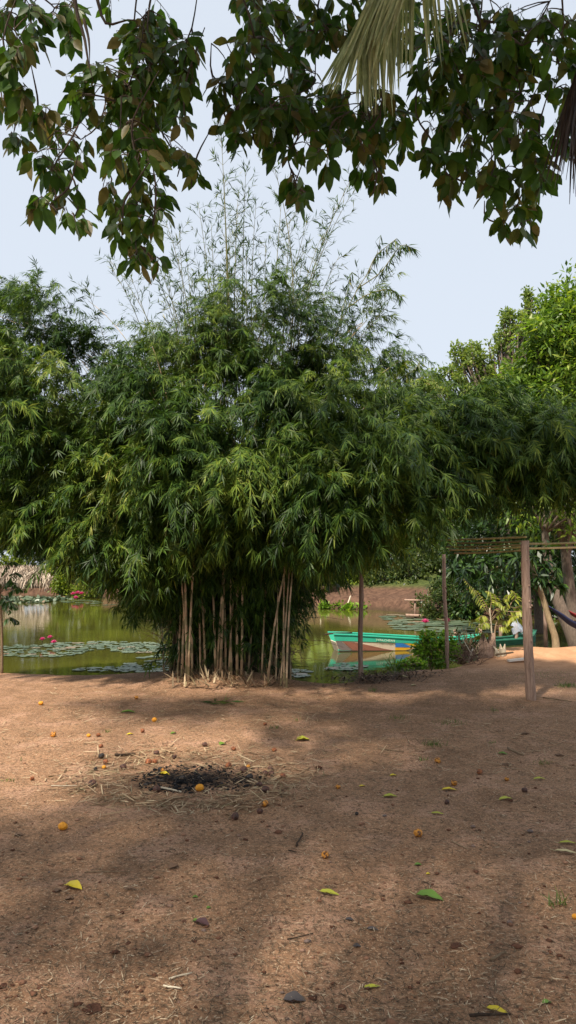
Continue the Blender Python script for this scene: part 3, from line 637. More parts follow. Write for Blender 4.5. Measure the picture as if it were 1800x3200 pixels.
for (cx, cy, rx, ry, ntw) in blobs:
    Yb = 5.0 + random.uniform(-.55, .7)
    topc = PY(cx + random.uniform(-90, 90), cy-ry-random.uniform(40, 170), Yb+random.uniform(-.3, .3))
    ctr = PY(cx, cy, Yb); low = PY(cx+random.uniform(-.3, .3)*rx, cy+ry*.6, Yb)
    br = smooth_line([topc, topc.lerp(ctr, .6)+Vector((random.uniform(-.1, .1), random.uniform(-.1, .1), 0)), ctr, low], 10)
    mbb.tube(br, [.0055*math.sin(PI*(.12+.75*i/9))+.0012 for i in range(10)], 5, jit=.1)
    for _ in range(int(ntw*(.85 if cx > 1300 and cy < 420 else 1.0 if cx > 640 and cy < 420 else 1.08))):
        a = random.uniform(0, 2*PI); rr = 1.12*math.sqrt(random.random())
        c = PY(cx+rx*rr*math.cos(a), cy+ry*rr*math.sin(a), Yb+random.uniform(-.35, .35))
        s = min(br, key=lambda q: (q-c).length + max(0, c.z-q.z)*.3)
        if (s-c).length > .9: s = c + (s-c).normalized()*.9
        mid = s.lerp(c, .5)+Vector((random.uniform(-.04, .04), random.uniform(-.04, .04), .05))
        tw = bez(s, mid, c, 5); mbt.tube(tw, [.005, .0045, .004, .003, .002], 3, cap=False)
        tdir = (c-mid).normalized()
        nl = random.choice((4, 5, 6, 6))
        for k in range(nl):
            p = mid.lerp(c, .3+.7*k/(nl-1))
            ang = random.uniform(0, 2*PI)
            dv = Vector((math.cos(ang)*.75, math.sin(ang)*.75, -.75)) + tdir*.5 + Vector((0, 0, random.gauss(0, .3)))
            dv.normalize(); pet = p + dv*random.uniform(.02, .05)
            mbt.tube([p, pet], [.002, .0018], 3, cap=False)
            indiv.append((pet, dv, random.uniform(.085, .145)))
random.shuffle(indiv)
print('hanging leaves', len(indiv))
for (p, dv, l) in indiv[:300]:
    o = link('leaf', random.choice(leaf_var), None, tree, p)
    z = -dv; y = Vector((random.gauss(0, 1), random.gauss(-.6, 1), random.gauss(.4, .6))); y = (y - z*y.dot(z)).normalized(); x = y.cross(z)
    o.rotation_mode = 'QUATERNION'; o.rotation_quaternion = Matrix((x, y, z)).transposed().to_quaternion(); o.scale = (l, l, l)
rest = indiv[300:]
lo = np.array([tuple(r[0]) for r in rest]); ld = np.array([tuple(r[1]) for r in rest]); ll = np.array([r[2] for r in rest])
ln = unit(np.array([0, -.5, .5])+rng.normal(0, .7, (len(rest), 3)))
link('foliage', leaves_mesh('foliage', lo, ld, ll, ll*rng.uniform(.24, .31, len(ll)), BROAD, .12, fold=.25, N=ln), M['tree_leaf'], tree, kind='stuff')
# unseen rest of the crown over and behind the viewer, shaped to shade the yard
shade_crown = [((-1.2, -2.2, 6.8), (3.4, 2.2, 1.1), 125), ((1.6, -1.6, 6.9), (3.0, 2.2, 1.2), 85), ((1.2, 1.8, 6.9), (3.0, 1.8, 1.0), 140), ((4.2, 1.6, 7.2), (2.4, 2.0, 1.2), 70), ((-4.4, .2, 6.2), (2.2, 1.6, .9), 80), ((-1.6, 1.4, 6.9), (2.2, 1.1, .7), 85), ((-.4, 3.0, 8.3), (2.4, 1.5, .5), 125), ((2.2, 3.4, 8.1), (2.0, 1.2, .5), 70), ((.4, 5.4, 9.1), (2.6, .7, .35), 46), ((-3.7, 4.3, 7.6), (1.4, .55, .4), 24)]
arr = []; cps = []
for c, R, nclump in shade_crown:
    d = unit(rng.normal(0, 1, (nclump, 3))); P = np.array(c)+d*np.array(R)*(rng.random(nclump)**.5)[:, None]
    P = P[P[:, 2] > 1.65+.87*np.maximum(P[:, 1], 0)+.75]
    per_ = 11 if c[1] < -1 else 30
    arr.append(cloud(P, rng.uniform(.6, 1.0, len(P))*(1.3 if per_ == 11 else 1), len(P)*per_, .2, .06, out=.4, up=-.35, shell=.1)); cps += [tuple(p) for p in P[::14]]
O, D, L, W_ = join_np(*arr)
k = O[:, 2] > 1.65+.87*np.maximum(O[:, 1], 0)+.3
link('foliage', leaves_mesh('foliage', O[k], D[k], L[k], W_[k], [(0, .1), (.4, 1), (1, .05)], .15), M['tree_leaf'], tree, kind='stuff')
mbx = MB()
fork = Vector((-2.2, -3.6, 3.4))
mbx.tube(smooth_line([TB-Vector((0, 0, .2)), TB+Vector((.05, .05, .5)), TB+Vector((.15, .3, 2)), fork], 12), [.30, .26, .24, .23, .22, .215, .21, .2, .2, .195, .19, .18], 10, jit=.05)
mbx.build('trunk', M['bark'], tree)
for t in cps:
    t = Vector(t); mbb.tube(bez(fork, fork.lerp(t, .45)+Vector((0, 0, 1.0)), t, 7), [.075, .065, .055, .045, .03, .02, .01], 5)
for hx, hy, Yh in ((60, -330, 5), (420, -330, 5), (850, -330, 5), (1250, -330, 5.1), (1620, -330, 5)):
    t = PY(hx, hy, Yh); mbb.tube(bez(fork, fork.lerp(t, .5)+Vector((0, 0, 1.6)), t, 9), [.10, .09, .08, .07, .055, .045, .035, .028, .02], 6)
# darker limbs seen among the hanging leaves
for path, r in (([(225, -60), (240, 40), (262, 110), (275, 190), (290, 250)], .022), ([(300, -20), (330, 72), (400, 62), (430, 66)], .016), ([(262, 60), (278, 130), (280, 200)], .016), ([(1450, -60), (1490, 40), (1512, 130)], .022), ([(1512, 65), (1570, 70)], .012), ([(1545, 330), (1550, 400), (1545, 470), (1530, 510)], .014), ([(1550, 380), (1610, 440), (1640, 530), (1655, 590)], .010), ([(1545, 480), (1500, 530), (1470, 550)], .006), ([(380, 300), (376, 400), (365, 480)], .008), ([(180, 420), (185, 500), (170, 560)], .005), ([(130, 450), (180, 410), (240, 400)], .007)):
    mbb.tube(smooth_line([PY(a, b, 4.75) for a, b in path], 10), [r*.8*(1-.095*i) for i in range(10)], 5, jit=.12)
mbb.build('branch', M['bark'], tree, kind='stuff')
mbt.build('twigs', M['bark'], tree, kind='stuff')

# ================================================================== COCONUT PALM (trunk behind the viewer)
PB = Vector((3.9, -2.2, 0)); PB.z = Hs(PB.x, PB.y)
palm = empty('coconut_palm', PB, 'coconut palm whose fronds hang into the top right of the view', 'palm tree')
CR = Vector((3.4, -1.2, 7.4))
mbx = MB(); tp = smooth_line([PB-Vector((0, 0, .2)), PB+Vector((0, .1, 1.5)), PB+Vector((-.2, .5, 4.5)), CR], 30)
mbx.tube(tp, [.17 - .06*i/29 + .012*(i % 2) for i in range(30)], 10); mbx.build('trunk', M['bark'], palm)
lf_me = {}
def leaflet_mesh(k, dry):
    key = (k, dry)
    if key not in lf_me:
        pr = [(0, .3), (.1, .9), (.4, 1), (.75, .7), (1, .06)] if not dry else [(0, .5), (.3, 1), (.7, .6), (1, .2)]
        wv = (.008, .010, .0115)[k % 3] if not dry else .008
        me = leaves_mesh('leaflet', np.zeros((1, 3)), np.array([[.04*(k-1), .03*(k-1), -1.0]]), np.array([1.0]), np.array([wv]), pr, 0.0, fold=.35, N=np.array([[.15*(k-1), -1.0, .1]]))
        me.materials.append(M['dry_palm' if dry else 'palm_leaf']); lf_me[key] = me
    return lf_me[key]
def frond(path, n, lens, dry, fan, t0=.35, both=True):
    pts = smooth_line(path, 40); mbx = MB()
    mbx.tube(pts, [.028*(1-.9*i/39)+.003 for i in range(40)], 6)
    r = mbx.build('frond', M['dry_palm' if dry else 'palm_leaf'], palm)
    for j in range(n):
        u = t0+(1-t0)*(j+.5)/n; i = min(int(u*39), 38); p = pts[i].lerp(pts[i+1], u*39-i); tan = (pts[i+1]-pts[i]).normalized()
        sd_ = tan.cross(Vector((0, 0, 1)));  sd_ = sd_.normalized() if sd_.length > .05 else Vector((1, 0, 0))
        for s in ((-1, 1) if both else (1,)):
            o = link('leaflet', leaflet_mesh(random.randrange(3), dry), None, r, p+sd_*s*.012)
            fr_ = max(0, (u-.7)/.3)
            dv = Vector((0, 0, -1)) + sd_*s*(.15+random.uniform(-.05, .05)) + Vector((s*fan*(.25+.75*fr_) if s < 0 else .05, 0, 0)) + tan*(.3 if s < 0 else .1) + Vector((random.uniform(-.03, .03), random.uniform(-.05, .05), 0))
            dv.normalize(); z = -dv; y = Vector((random.gauss(0, .25), 1, .1)); y = (y-z*y.dot(z)).normalized(); x = y.cross(z)
            o.rotation_mode = 'QUATERNION'; o.rotation_quaternion = Matrix((x, y, z)).transposed().to_quaternion()
            ln_ = lens*(1-.35*fr_*fr_)*random.uniform(.9, 1.1); o.scale = (1, 1, ln_)
    return r
frond([CR, PY(1700, -900, 2.4), PY(1370, -300, 3.8), PY(1200, -90, 4.05), PY(1120, 80, 4.1)], 70, .72, False, .40, t0=.5)
frond([CR, PY(2200, -900, 2.8), PY(1930, -150, 4.0), PY(1840, 120, 4.2), PY(1775, 300, 4.25)], 40, .85, True, .22, t0=.5)
for a in range(7):
    an = -1.9+a*.62
    if -2.2 < an < -1.9: continue
    dv = Vector((math.cos(an), math.sin(an)*-1, 0)) if a < 0 else Vector((math.cos(an-1.2), -abs(math.sin(an-1.2))-.1, 0))
    frond([CR, CR+dv*1.4+Vector((0, 0, .9)), CR+dv*3.0+Vector((0, 0, .5)), CR+dv*4.0+Vector((0, 0, -.8))], 16, .75, False, .6, t0=.2)

# ================================================================== TRELLIS OF POSTS AND BAMBOO RAILS
P1 = G(1662, 2187); P2 = G(1128, 2118); P3 = G(1396, 2086); P4 = G(1650, 2026)
trellis = empty('post_frame', P1, 'open frame of rough wooden posts carrying bamboo rails beside the bamboo clump', 'frame')
def post(b, top, r0, r1, knots=7):
    b = Vector(b); top = Vector(top); n = 22
    pts = smooth_line([b-Vector((0, 0, .25)), b.lerp(top, .3)+Vector((random.uniform(-.025, .025), 0, 0)), b.lerp(top, .65)+Vector((random.uniform(-.025, .025), 0, 0)), top], n)
    mbx = MB(); mbx.tube(pts, [(r0+(r1-r0)*i/(n-1))*(1+random.uniform(-.07, .07)) for i in range(n)], 10, jit=.06)
    o = mbx.build('post', M['post'], trellis)
    for k in range(knots):
        t = random.uniform(.1, .95); p = b.lerp(top, t); a = random.uniform(-PI*.9, -PI*.1); r = r0+(r1-r0)*t
        dv = Vector((math.cos(a), math.sin(a), .25)); mk = MB()
        mk.tube([p+dv*r*.6, p+dv*(r+.002), p+dv*(r+.005)], [.020, .013, .007], 6); mk.build('knot', M['post'], o)
    return o
T1 = PY(1640, 1690, P1.y+.02); post(P1, T1, .062, .050, 9)
T2 = PY(1128, 1722, P2.y); post(P2, T2, .040, .031)
T3 = PY(1387, 1732, P3.y); post(P3, T3, .037, .032)
T4 = PY(1641, 1738, P4.y); post(P4, T4, .062, .05)
def rail(pts, r0, r1):
    pts = smooth_line(pts, 12); P = []; R = []
    for i, p in enumerate(pts):
        rr = r0+(r1-r0)*i/11
        if i == 0: P.append(p); R.append(rr); continue
        e = (p-pts[i-1])*.07; P += [p-e, p, p+e]; R += [rr, rr*1.14, rr]
    mbx = MB(); mbx.tube(P, R, 8); return mbx.build('rail', M['cane'], trellis)
y1 = P1.y
rail([PY(1420, 1729, y1+1.1), PY(1530, 1726, y1+.6), PY(1645, 1719, y1+.10)], .0145, .0135)
rail([PY(1405, 1719, y1+1.2), PY(1525, 1716, y1+.65), PY(1648, 1709, y1+.14)], .0155, .014)
rail([PY(1395, 1709, y1+1.3), PY(1530, 1707, y1+.7), PY(1644, 1702, y1+.18)], .0145, .0135)
rail([PY(1400, 1698, y1+1.5), PY(1530, 1696, y1+.9), PY(1648, 1691, y1+.26)], .0135, .015)
rail([PY(1380, 1688, y1+1.6), PY(1500, 1684, y1+1.0), PY(1642, 1678, y1+.36)], .0155, .0145)
rail([PY(1640, 1699, y1+.1), PY(1740, 1698, y1+.3), PY(1860, 1693, y1+.5)], .0145, .0135)
rail([PY(1640, 1714, y1+.2), PY(1740, 1712, y1+.4), PY(1870, 1708, y1+.6)], .0145, .0135)

# ================================================================== BOATS
M['hull'] = paintmat('hull', (.62, .50, .38), (.33, .2, .14), .5, .6, 5)
M['boat_green'] = paintmat('boat_green', (.035, .42, .28), (.14, .30, .22), .52, .6, 5)
M['boat_dull'] = paintmat('boat_dull', (.02, .14, .085), (.06, .09, .06), .45, .75, 5)
M['boat_brown'] = paintmat('boat_brown', (.26, .10, .065), (.16, .1, .08), .5, .6, 7)
M['boat_grey'] = paintmat('boat_grey', (.17, .14, .13), (.26, .2, .17), .5, .6, 9)
M['boat_blue'] = paintmat('boat_blue', (.03, .17, .50), (.2, .25, .35), .54)
M['boat_yellow'] = paintmat('boat_yellow', (.72, .38, .02), (.6, .45, .25), .54)
M['boat_white'] = paintmat('boat_white', (.72, .66, .58), (.5, .42, .35), .54)
M['boat_dark'] = paintmat('boat_dark', (.025, .016, .014), (.05, .03, .025), .5)
GS = .70     # below: painted side, above: green strake
def build_boat(BL, BR_, label, bh_, beam, green, hullm):
    bax = (BR_-BL); blen = bax.length; bax = bax.normalized(); bsd = Vector((-bax.y, bax.x, 0))
    boat = empty('wooden_boat', (BL+BR_)/2, label, 'boat', 'boats moored at the point')
    def bw_(u): return beam*((.36*(1-max(0, (u-.55)/.45)**2)+.03) if u > .55 else .30+.09*math.sin(u/.55*PI/2))
    def hullp(u, side, v):
        z = -.06+(bh_(u)+.06)*v; off = bw_(u)*(.80+.20*v)
        rake = -.17*v*max(0, 1-u/.06) + .05*max(0, (u-.94)/.06)*v
        return BL + bax*(u*blen+rake+.30) + bsd*(.42+side*off) + Vector((0, 0, z))
    nU = 40; U = [i/(nU-1) for i in range(nU)]
    def strip(s, v0, v1, off=0.0):
        mbx = MB(); mbx.add([hullp(u, s, v)+bsd*s*off for u in U for v in (v0, v1)], [(2*i, 2*i+2, 2*i+3, 2*i+1) for i in range(nU-1)]); return mbx
    sides = MB()
    for s in (-1, 1):
        q = strip(s, 0, 1); sides.add(q.v, q.f)
    sides.add([hullp(u, s, 0) for u in U for s in (-1, 1)], [(2*i, 2*i+1, 2*i+3, 2*i+2) for i in range(nU-1)])
    sides.add([hullp(0, -1, 0), hullp(0, 1, 0), hullp(0, 1, .62), hullp(0, -1, .62)], [(0, 1, 2, 3)])
    hull = sides.build('hull', hullm, boat, smooth=False)
    sol = hull.modifiers.new('thick', 'SOLIDIFY'); sol.thickness = .02; sol.offset = 0
    for s in (-1, 1):
        g = strip(s, GS, 1.0, .016).build('gunwale', green, boat, smooth=False); m2 = g.modifiers.new('t', 'SOLIDIFY'); m2.thickness = .012; m2.offset = 0
        V = []; Fc = []; mbx = MB()
        for u in U:
            p = hullp(u, s, 1); V += [p+bsd*s*.04+Vector((0, 0, .004)), p-bsd*s*.05+Vector((0, 0, .004)), p-bsd*s*.05+Vector((0, 0, .03)), p+bsd*s*.04+Vector((0, 0, .03))]
        for i in range(nU-1):
            for k in range(4): Fc.append((4*i+k, 4*i+4+k, 4*i+4+(k+1) % 4, 4*i+(k+1) % 4))
        Fc += [(0, 1, 2, 3), (4*nU-1, 4*nU-2, 4*nU-3, 4*nU-4)]
        mbx.add(V, Fc); mbx.build('rub_rail', green, boat, smooth=False)
        strip(s, .25, .99, -.03).build('inner_lining', green, boat, smooth=False)
        strip(s, 0.02, .19, .022).build('bottom_band', M['boat_dark'], boat, smooth=False)
    for u in (.05, .28, .5, .72):
        a, b = hullp(u, -1, .72), hullp(u, 1, .72); a2, b2 = hullp(u+.035, -1, .72), hullp(u+.035, 1, .72); mbx = MB(); h3 = Vector((0, 0, .03))
        mbx.add([a, b, b2, a2, a+h3, b+h3, b2+h3, a2+h3], [(0, 3, 2, 1), (4, 5, 6, 7), (0, 1, 5, 4), (2, 3, 7, 6), (1, 2, 6, 5), (3, 0, 4, 7)])
        mbx.build('thwart', green, boat, smooth=False)
    mbx = MB(); mbx.add([p for u in U for p in (hullp(u, -1, .3)+bsd*.03, hullp(u, 1, .3)-bsd*.03)], [(2*i, 2*i+1, 2*i+3, 2*i+2) for i in range(nU-1)]); mbx.build('floor_boards', green, boat, smooth=False)
    return boat, hullp, bsd
BL = PZ(1030, 2040, WZ)
build_boat(PZ(1545, 2026, WZ), PZ(1692, 2010, WZ), 'low dark green boat lying behind the sandy point', lambda u: .12+.02*(1-u)+.16*max(0, (u-.6)/.4)**2, .8, M['boat_dull'], M['boat_dull'])
boat, hullp, bsd = build_boat(BL, PZ(1500, 2030, WZ), 'turquoise wooden boat with faded painted side floating behind the slim posts', lambda u: .40-.26*u if u < .7 else .218+.10*((u-.7)/.3)**2, 1.0, M['boat_green'], M['hull'])
KU = 660/470.0
def panel(name, poly, mat):
    """poly of (u, v) on the near side, v inside the painted side 0..1"""
    poly = [(u*KU, v) for u, v in poly]
    V = [hullp(u, -1, .19+(GS-.19)*v)-bsd*.020 for u, v in poly] + [hullp(u, -1, .19+(GS-.19)*v)-bsd*.008 for u, v in poly]
    n = len(poly); mbx = MB(); mbx.add(V, [tuple(range(n))]+[(i, i+n, (i+1) % n+n, (i+1) % n) for i in range(n)])
    mbx.build(name, mat, boat, smooth=False)
panel('painted_panel', [(.0, .02), (.055, .02), (.015, .97), (-.0, .97)], M['boat_grey'])
panel('painted_panel', [(.057, .02), (.115, .02), (.09, .55), (.05, .90), (.019, .97)], M['boat_brown'])
panel('painted_panel', [(.117, .02), (.245, .02), (.20, .22), (.14, .55), (.09, .78), (.055, .90), (.093, .55)], M['boat_brown'])
panel('painted_panel', [(.252, .45), (.33, .45), (.285, .97), (.252, .97)], M['boat_blue'])
panel('painted_panel', [(.252, .03), (.30, .03), (.335, .32), (.252, .36)], M['boat_yellow'])
panel('painted_panel', [(.295, .95), (.345, .55), (.40, .55), (.375, .95)], M['boat_yellow'])
panel('painted_panel', [(.335, .06), (.40, .06), (.385, .36), (.355, .38)], M['boat_blue'])
panel('painted_panel', [(.42, .55), (.46, .55), (.445, .95), (.42, .95)], M['boat_blue'])
panel('painted_panel', [(.42, .06), (.46, .06), (.48, .4), (.42, .42)], M['boat_yellow'])
panel('painted_panel', [(-.005, -.02), (.05, -.02), (.02, .10), (-.003, .13)], M['boat_green'])
tc_ = bpy.data.curves.new('lettering', 'FONT'); tc_.body = 'TTFA.CHEAN'; tc_.size = .075; tc_.extrude = .002
to = bpy.data.objects.new('tmp', tc_); col.objects.link(to); bpy.context.view_layer.update()
tme = bpy.data.meshes.new_from_object(to.evaluated_get(bpy.context.evaluated_depsgraph_get())); bpy.data.objects.remove(to)
lo_ = hullp(.158*KU, -1, GS+.07)-bsd*.045
ob = link('lettering', tme, M['boat_white'], boat, lo_)
xa = (hullp(.25*KU, -1, GS+.07)-hullp(.158*KU, -1, GS+.07)).normalized(); za = (hullp(.2, -1, 1)-hullp(.2, -1, GS)).normalized(); na = xa.cross(za).normalized(); za = na.cross(xa)
ob.rotation_mode = 'QUATERNION'; ob.rotation_quaternion = Matrix((xa, za, na)).transposed().to_quaternion(); ob.scale = (1.05, .95, 1)
# punt pole across the stern
mbx = MB(); mbx.tube([PY(1014, 1983, BL.y+.25), PY(1045, 1979, BL.y+.3), PY(1100, 1977, BL.y+.6)], [.018, .018, .016], 6)
tag(mbx.build('punt_pole', M['dark_stick']), 'dark wooden pole sticking out over the left end of the green boat', 'pole')

# ================================================================== WATER LILIES
pad_me = []
for k in range(5):
    mbx = MB(); n = 16; V = [(0, 0, .004)]; c0 = random.random()
    for i in range(n+1):
        a = .12+(2*PI-.24)*i/n; r = 1+random.uniform(-.05, .05); V.append((math.cos(a)*r, math.sin(a)*r, .010+.016*random.random()*(i % 3 == 0)))
    mbx.add(V, [(0, i, i+1) for i in range(1, n+1)]); m_ = mbx.mesh('pad', False); m_.materials.append(M['pad']); pad_me.append(m_)
def flower_mesh():
    mbx = MB()
    for ring, (n, r, h, w_) in enumerate(((9, .10, .05, .026), (8, .075, .085, .024), (6, .04, .10, .02))):
        for i in range(n):
            a = 2*PI*(i+.5*ring)/n; d = Vector((math.cos(a), math.sin(a), 0)); s = Vector((-d.y, d.x, 0))
            mbx.add([d*.012, d*r*.6+s*w_+Vector((0, 0, h*.5)), d*r*.6-s*w_+Vector((0, 0, h*.5)), d*r+Vector((0, 0, h))], [(0, 1, 3, 2)])
    return mbx.mesh('flower', False)
fl_me = flower_mesh(); fl_me.materials.append(M['petal'])
def lily_patch(name, label, regions, flowers, rmin, rmax, fsize=1.0):
    c = PZ(regions[0][0], regions[0][1], WZ); root = empty(name, c, label, 'water lily', 'water lilies on the pond')
    placed = []
    for (cx, cy, rx, ry, n) in regions:
        tries = 0; got = 0
        while got < n and tries < n*25:
            tries += 1
            a = random.uniform(0, 2*PI); q = math.sqrt(random.random()); p = PZ(cx+rx*q*math.cos(a), cy+ry*q*math.sin(a), WZ)
            r = random.uniform(rmin, rmax)
            if pond_sd(np.array([p.x]), np.array([p.y]))[0] > -.15: continue
            if any((p-z).length < (r+s)*.82 for z, s in placed): continue
            placed.append((p, r)); got += 1
            o = link('pad', random.choice(pad_me), None, root, p+Vector((0, 0, .004+.002*random.random())))
            o.rotation_euler = (random.uniform(-.02, .02), random.uniform(-.02, .02), random.uniform(0, 6.3)); o.scale = (r, r, 1)
    for (fx, fy, h) in flowers:
        p = PZ(fx, fy, WZ); mbx = MB(); mbx.tube([p-Vector((0, 0, .1)), p+Vector((.01, 0, h))], .006, 5)
        st = mbx.build('flower_stem', M['dark_stick'], root)
        o = link('flower', fl_me, None, root, p+Vector((.01, 0, h))); o.scale = [fsize]*3; o.rotation_euler = (random.uniform(-.15, .15), random.uniform(-.15, .15), random.random()*3)
lily_patch('water_lily', 'water lily with two pink flowers among grey-green pads, left of the bamboo', [(130, 2034, 160, 20, 64), (330, 2018, 180, 13, 44), (430, 2028, 90, 14, 20)], [(131, 2021, .16), (155, 2014, .16), (167, 2022, .1)], .08, .2, .85)
lily_patch('water_lily', 'flowerless water lily pads at the bank just left of the bamboo culms', [(440, 2088, 110, 14, 22), (330, 2093, 90, 6, 10), (500, 2060, 60, 14, 10)], [], .08, .17)
lily_patch('water_lily', 'pink-flowered water lily pads beyond the green boat', [(1330, 1950, 120, 22, 40), (1440, 1965, 90, 26, 26), (1240, 1930, 40, 8, 5)], [(1328, 1962, .16), (1396, 1957, .14)], .2, .42, 1.5)
lily_patch('water_lily', 'far pink water lilies seen under the left bamboo leaves', [(250, 1880, 60, 5, 12), (300, 1890, 60, 5, 6)], [(228, 1874, .3), (242, 1874, .36), (254, 1873, .3), (236, 1880, .16)], .2, .36, 1.9)
lily_patch('water_lily', 'thin scatter of pads in front of the green boat beside the slim post', [(1090, 2085, 45, 12, 9), (930, 2105, 40, 14, 9), (1060, 2090, 40, 6, 5)], [], .08, .15)
# green floating weed along the far left shore
O = np.stack([rng.uniform(-24, -13.5, 2600), rng.uniform(40.5, 47.5, 2600), np.full(2600, WZ+.01)], 1)
d = np.stack([rng.normal(0, 1, 2600), rng.normal(0, 1, 2600), rng.uniform(.05, .5, 2600)], 1)
tag(link('floating_weed', leaves_mesh('floating_weed', O, d, rng.uniform(.15, .4, 2600), .10, ROUND, .1), M['pad'], kind='stuff'), 'pale green floating weed along the far left shore', 'water weed')

# ================================================================== TREES AND SHRUBS
def make_tree(name, label, base, top, r, crowns, leaf, mat, cat='tree', group=None, bark='bark', prof=BROAD, kw=None):
    """crowns: (centre, radii, clumps, leaves per clump, clump size)"""
    base = Vector(base); root = empty(name, base, label, cat, group); arrs = []; tg = []
    for c, R, ncl, per, cs in crowns:
        a, P = clumped(c, R, ncl, per, cs, leaf[0], leaf[1], **(kw or {})); arrs.append(a); tg += [p for p in P[::max(1, ncl//9)]]
    O, D, L, W2 = join_np(*arrs)
    link('crown', leaves_mesh('crown', O, D, L, W2, prof, .2), M[mat], root, kind='stuff')
    mbx = MB(); trunk_limbs(mbx, base-Vector((0, 0, .2)), top, r, tg); mbx.build('trunk', M[bark], root)
    return root
def at(px, py, Yd): return PY(px, py, Yd)
def gy(px, Yd):
    x = (px-CX)/F*Yd; return Vector((x, Yd, max(Hs(x, Yd), WZ-.1)))
Q3 = [(0, .1), (.4, 1), (1, .05)]
SM = dict(out=.5, up=.1, shell=.2)
# right: mango behind the trellis, big sunlit crown
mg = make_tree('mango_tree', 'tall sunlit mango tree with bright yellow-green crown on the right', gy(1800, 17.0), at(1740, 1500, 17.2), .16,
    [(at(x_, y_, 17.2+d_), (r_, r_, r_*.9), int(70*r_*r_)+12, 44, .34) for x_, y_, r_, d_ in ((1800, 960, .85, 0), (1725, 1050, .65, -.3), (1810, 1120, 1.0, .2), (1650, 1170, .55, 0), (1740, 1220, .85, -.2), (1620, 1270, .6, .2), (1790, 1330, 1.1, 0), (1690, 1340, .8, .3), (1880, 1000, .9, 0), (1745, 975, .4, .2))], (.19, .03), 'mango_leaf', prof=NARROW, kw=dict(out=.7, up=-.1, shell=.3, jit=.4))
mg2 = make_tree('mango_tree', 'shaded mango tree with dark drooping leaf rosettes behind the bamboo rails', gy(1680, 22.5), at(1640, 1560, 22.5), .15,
    [(at(1600, 1620, 22.0), (2.6, 1.8, 1.9), 110, 40, .42), (at(1500, 1740, 21.5), (1.0, 1.0, .9), 34, 40, .36), (at(1690, 1780, 21.5), (1.3, 1.0, .6), 34, 40, .36), (at(1760, 1560, 22), (2.2, 1.8, 1.8), 80, 40, .42)], (.24, .035), 'shaded_mango', prof=NARROW, kw=dict(out=.8, up=-.2, shell=.3, jit=.35))
make_tree('feathery_tree', 'tall airy tree with fine upright leafy branches left of the bright mango', gy(1600, 31), at(1590, 1400, 31), .2,
    [(at(x_, y_, 31), (r_, r_, r_*1.35), int(26*r_*r_)+9, 46, .26) for x_, y_, r_ in ((1390, 1180, .5), (1440, 1130, .55), (1480, 1110, .5), (1520, 1140, .45), (1430, 1220, .7), (1350, 1200, .35), (1560, 1080, .45), (1585, 1010, .4), (1640, 1000, .5), (1655, 940, .35), (1610, 1060, .5), (1700, 970, .5), (1550, 1180, .8), (1480, 1220, .9), (1400, 1290, .9), (1550, 1290, 1.2), (1480, 1350, 1.2), (1640, 1160, .9))], (.16, .045), 'fine_leaf', prof=Q3, kw=dict(out=.3, up=.5, shell=.2))
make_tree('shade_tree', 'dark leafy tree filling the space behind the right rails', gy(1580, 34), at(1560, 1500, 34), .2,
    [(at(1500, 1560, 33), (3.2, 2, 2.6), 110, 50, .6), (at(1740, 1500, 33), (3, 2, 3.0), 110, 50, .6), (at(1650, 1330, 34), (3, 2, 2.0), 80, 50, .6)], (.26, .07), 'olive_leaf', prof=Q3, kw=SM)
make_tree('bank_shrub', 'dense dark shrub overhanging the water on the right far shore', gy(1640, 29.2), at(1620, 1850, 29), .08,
    [(at(1560, 1880, 28.6), (2.2, 1.3, 1.1), 60, 50, .4), (at(1700, 1860, 28.8), (1.8, 1.3, 1.4), 60, 50, .4), (at(1800, 1880, 28.6), (1.4, 1.2, 1.0), 40, 50, .4), (at(1460, 1850, 29), (1.2, 1.2, 1.0), 34, 50, .36)], (.17, .04), 'shaded_mango', cat='shrub', prof=Q3, kw=SM)
make_tree('willowy_shrub', 'olive fine-leaved shrub leaning over the water behind the landing stage', gy(1400, 30.0), at(1390, 1850, 29.6), .06,
    [(at(1380, 1890, 29.0), (1.15, 1, .75), 46, 60, .3), (at(1440, 1860, 29.0), (.9, .9, .9), 34, 60, .3), (at(1340, 1920, 28.9), (.5, .6, .35), 14, 60, .22)], (.16, .022), 'olive_leaf', cat='shrub', prof=NARROW, kw=dict(out=.3, up=.4, shell=.2))
make_tree('bank_shrub', 'round-leaved shrub on top of the red far bank behind the slim post', gy(1230, 37.5), at(1230, 1810, 37.5), .06,
    [(at(1210, 1815, 37.2), (1.1, .9, .75), 44, 50, .34), (at(1270, 1790, 37.4), (1.0, .9, 1.0), 40, 50, .34), (at(1310, 1830, 36.8), (.8, .8, .8), 26, 50, .3)], (.17, .05), 'olive_leaf', cat='shrub', prof=Q3, kw=SM)
make_tree('far_tree', 'yellow-green tree on the far bank glimpsed between slim post and bamboo', gy(1130, 47), at(1130, 1650, 47), .2,
    [(at(1110, 1560, 47), (3.0, 2, 3.2), 110, 50, .7), (at(1290, 1600, 46), (3.2, 2, 3.0), 110, 50, .7)], (.32, .09), 'yellow_green', prof=Q3, kw=SM)
make_tree('far_tree', 'leafy green tree on the far bank hidden behind the bamboo culms', gy(760, 52), at(760, 1650, 52), .25,
    [(at(700, 1520, 52), (4, 2.5, 4.2), 150, 50, .8), (at(880, 1600, 50), (3, 2.5, 3.0), 100, 50, .7)], (.34, .10), 'olive_leaf', prof=Q3, kw=SM)
make_tree('far_tree', 'sunlit yellow-green tree on the far left bank behind the thatch', gy(250, 54), at(250, 1640, 54), .25,
    [(at(260, 1600, 53), (3.6, 2.5, 3.6), 140, 50, .75), (at(400, 1640, 52), (3.2, 2.5, 3.2), 120, 50, .7), (at(330, 1780, 50.5), (2.2, 1.5, 1.5), 60, 50, .5)], (.34, .10), 'yellow_green', prof=Q3, kw=SM)
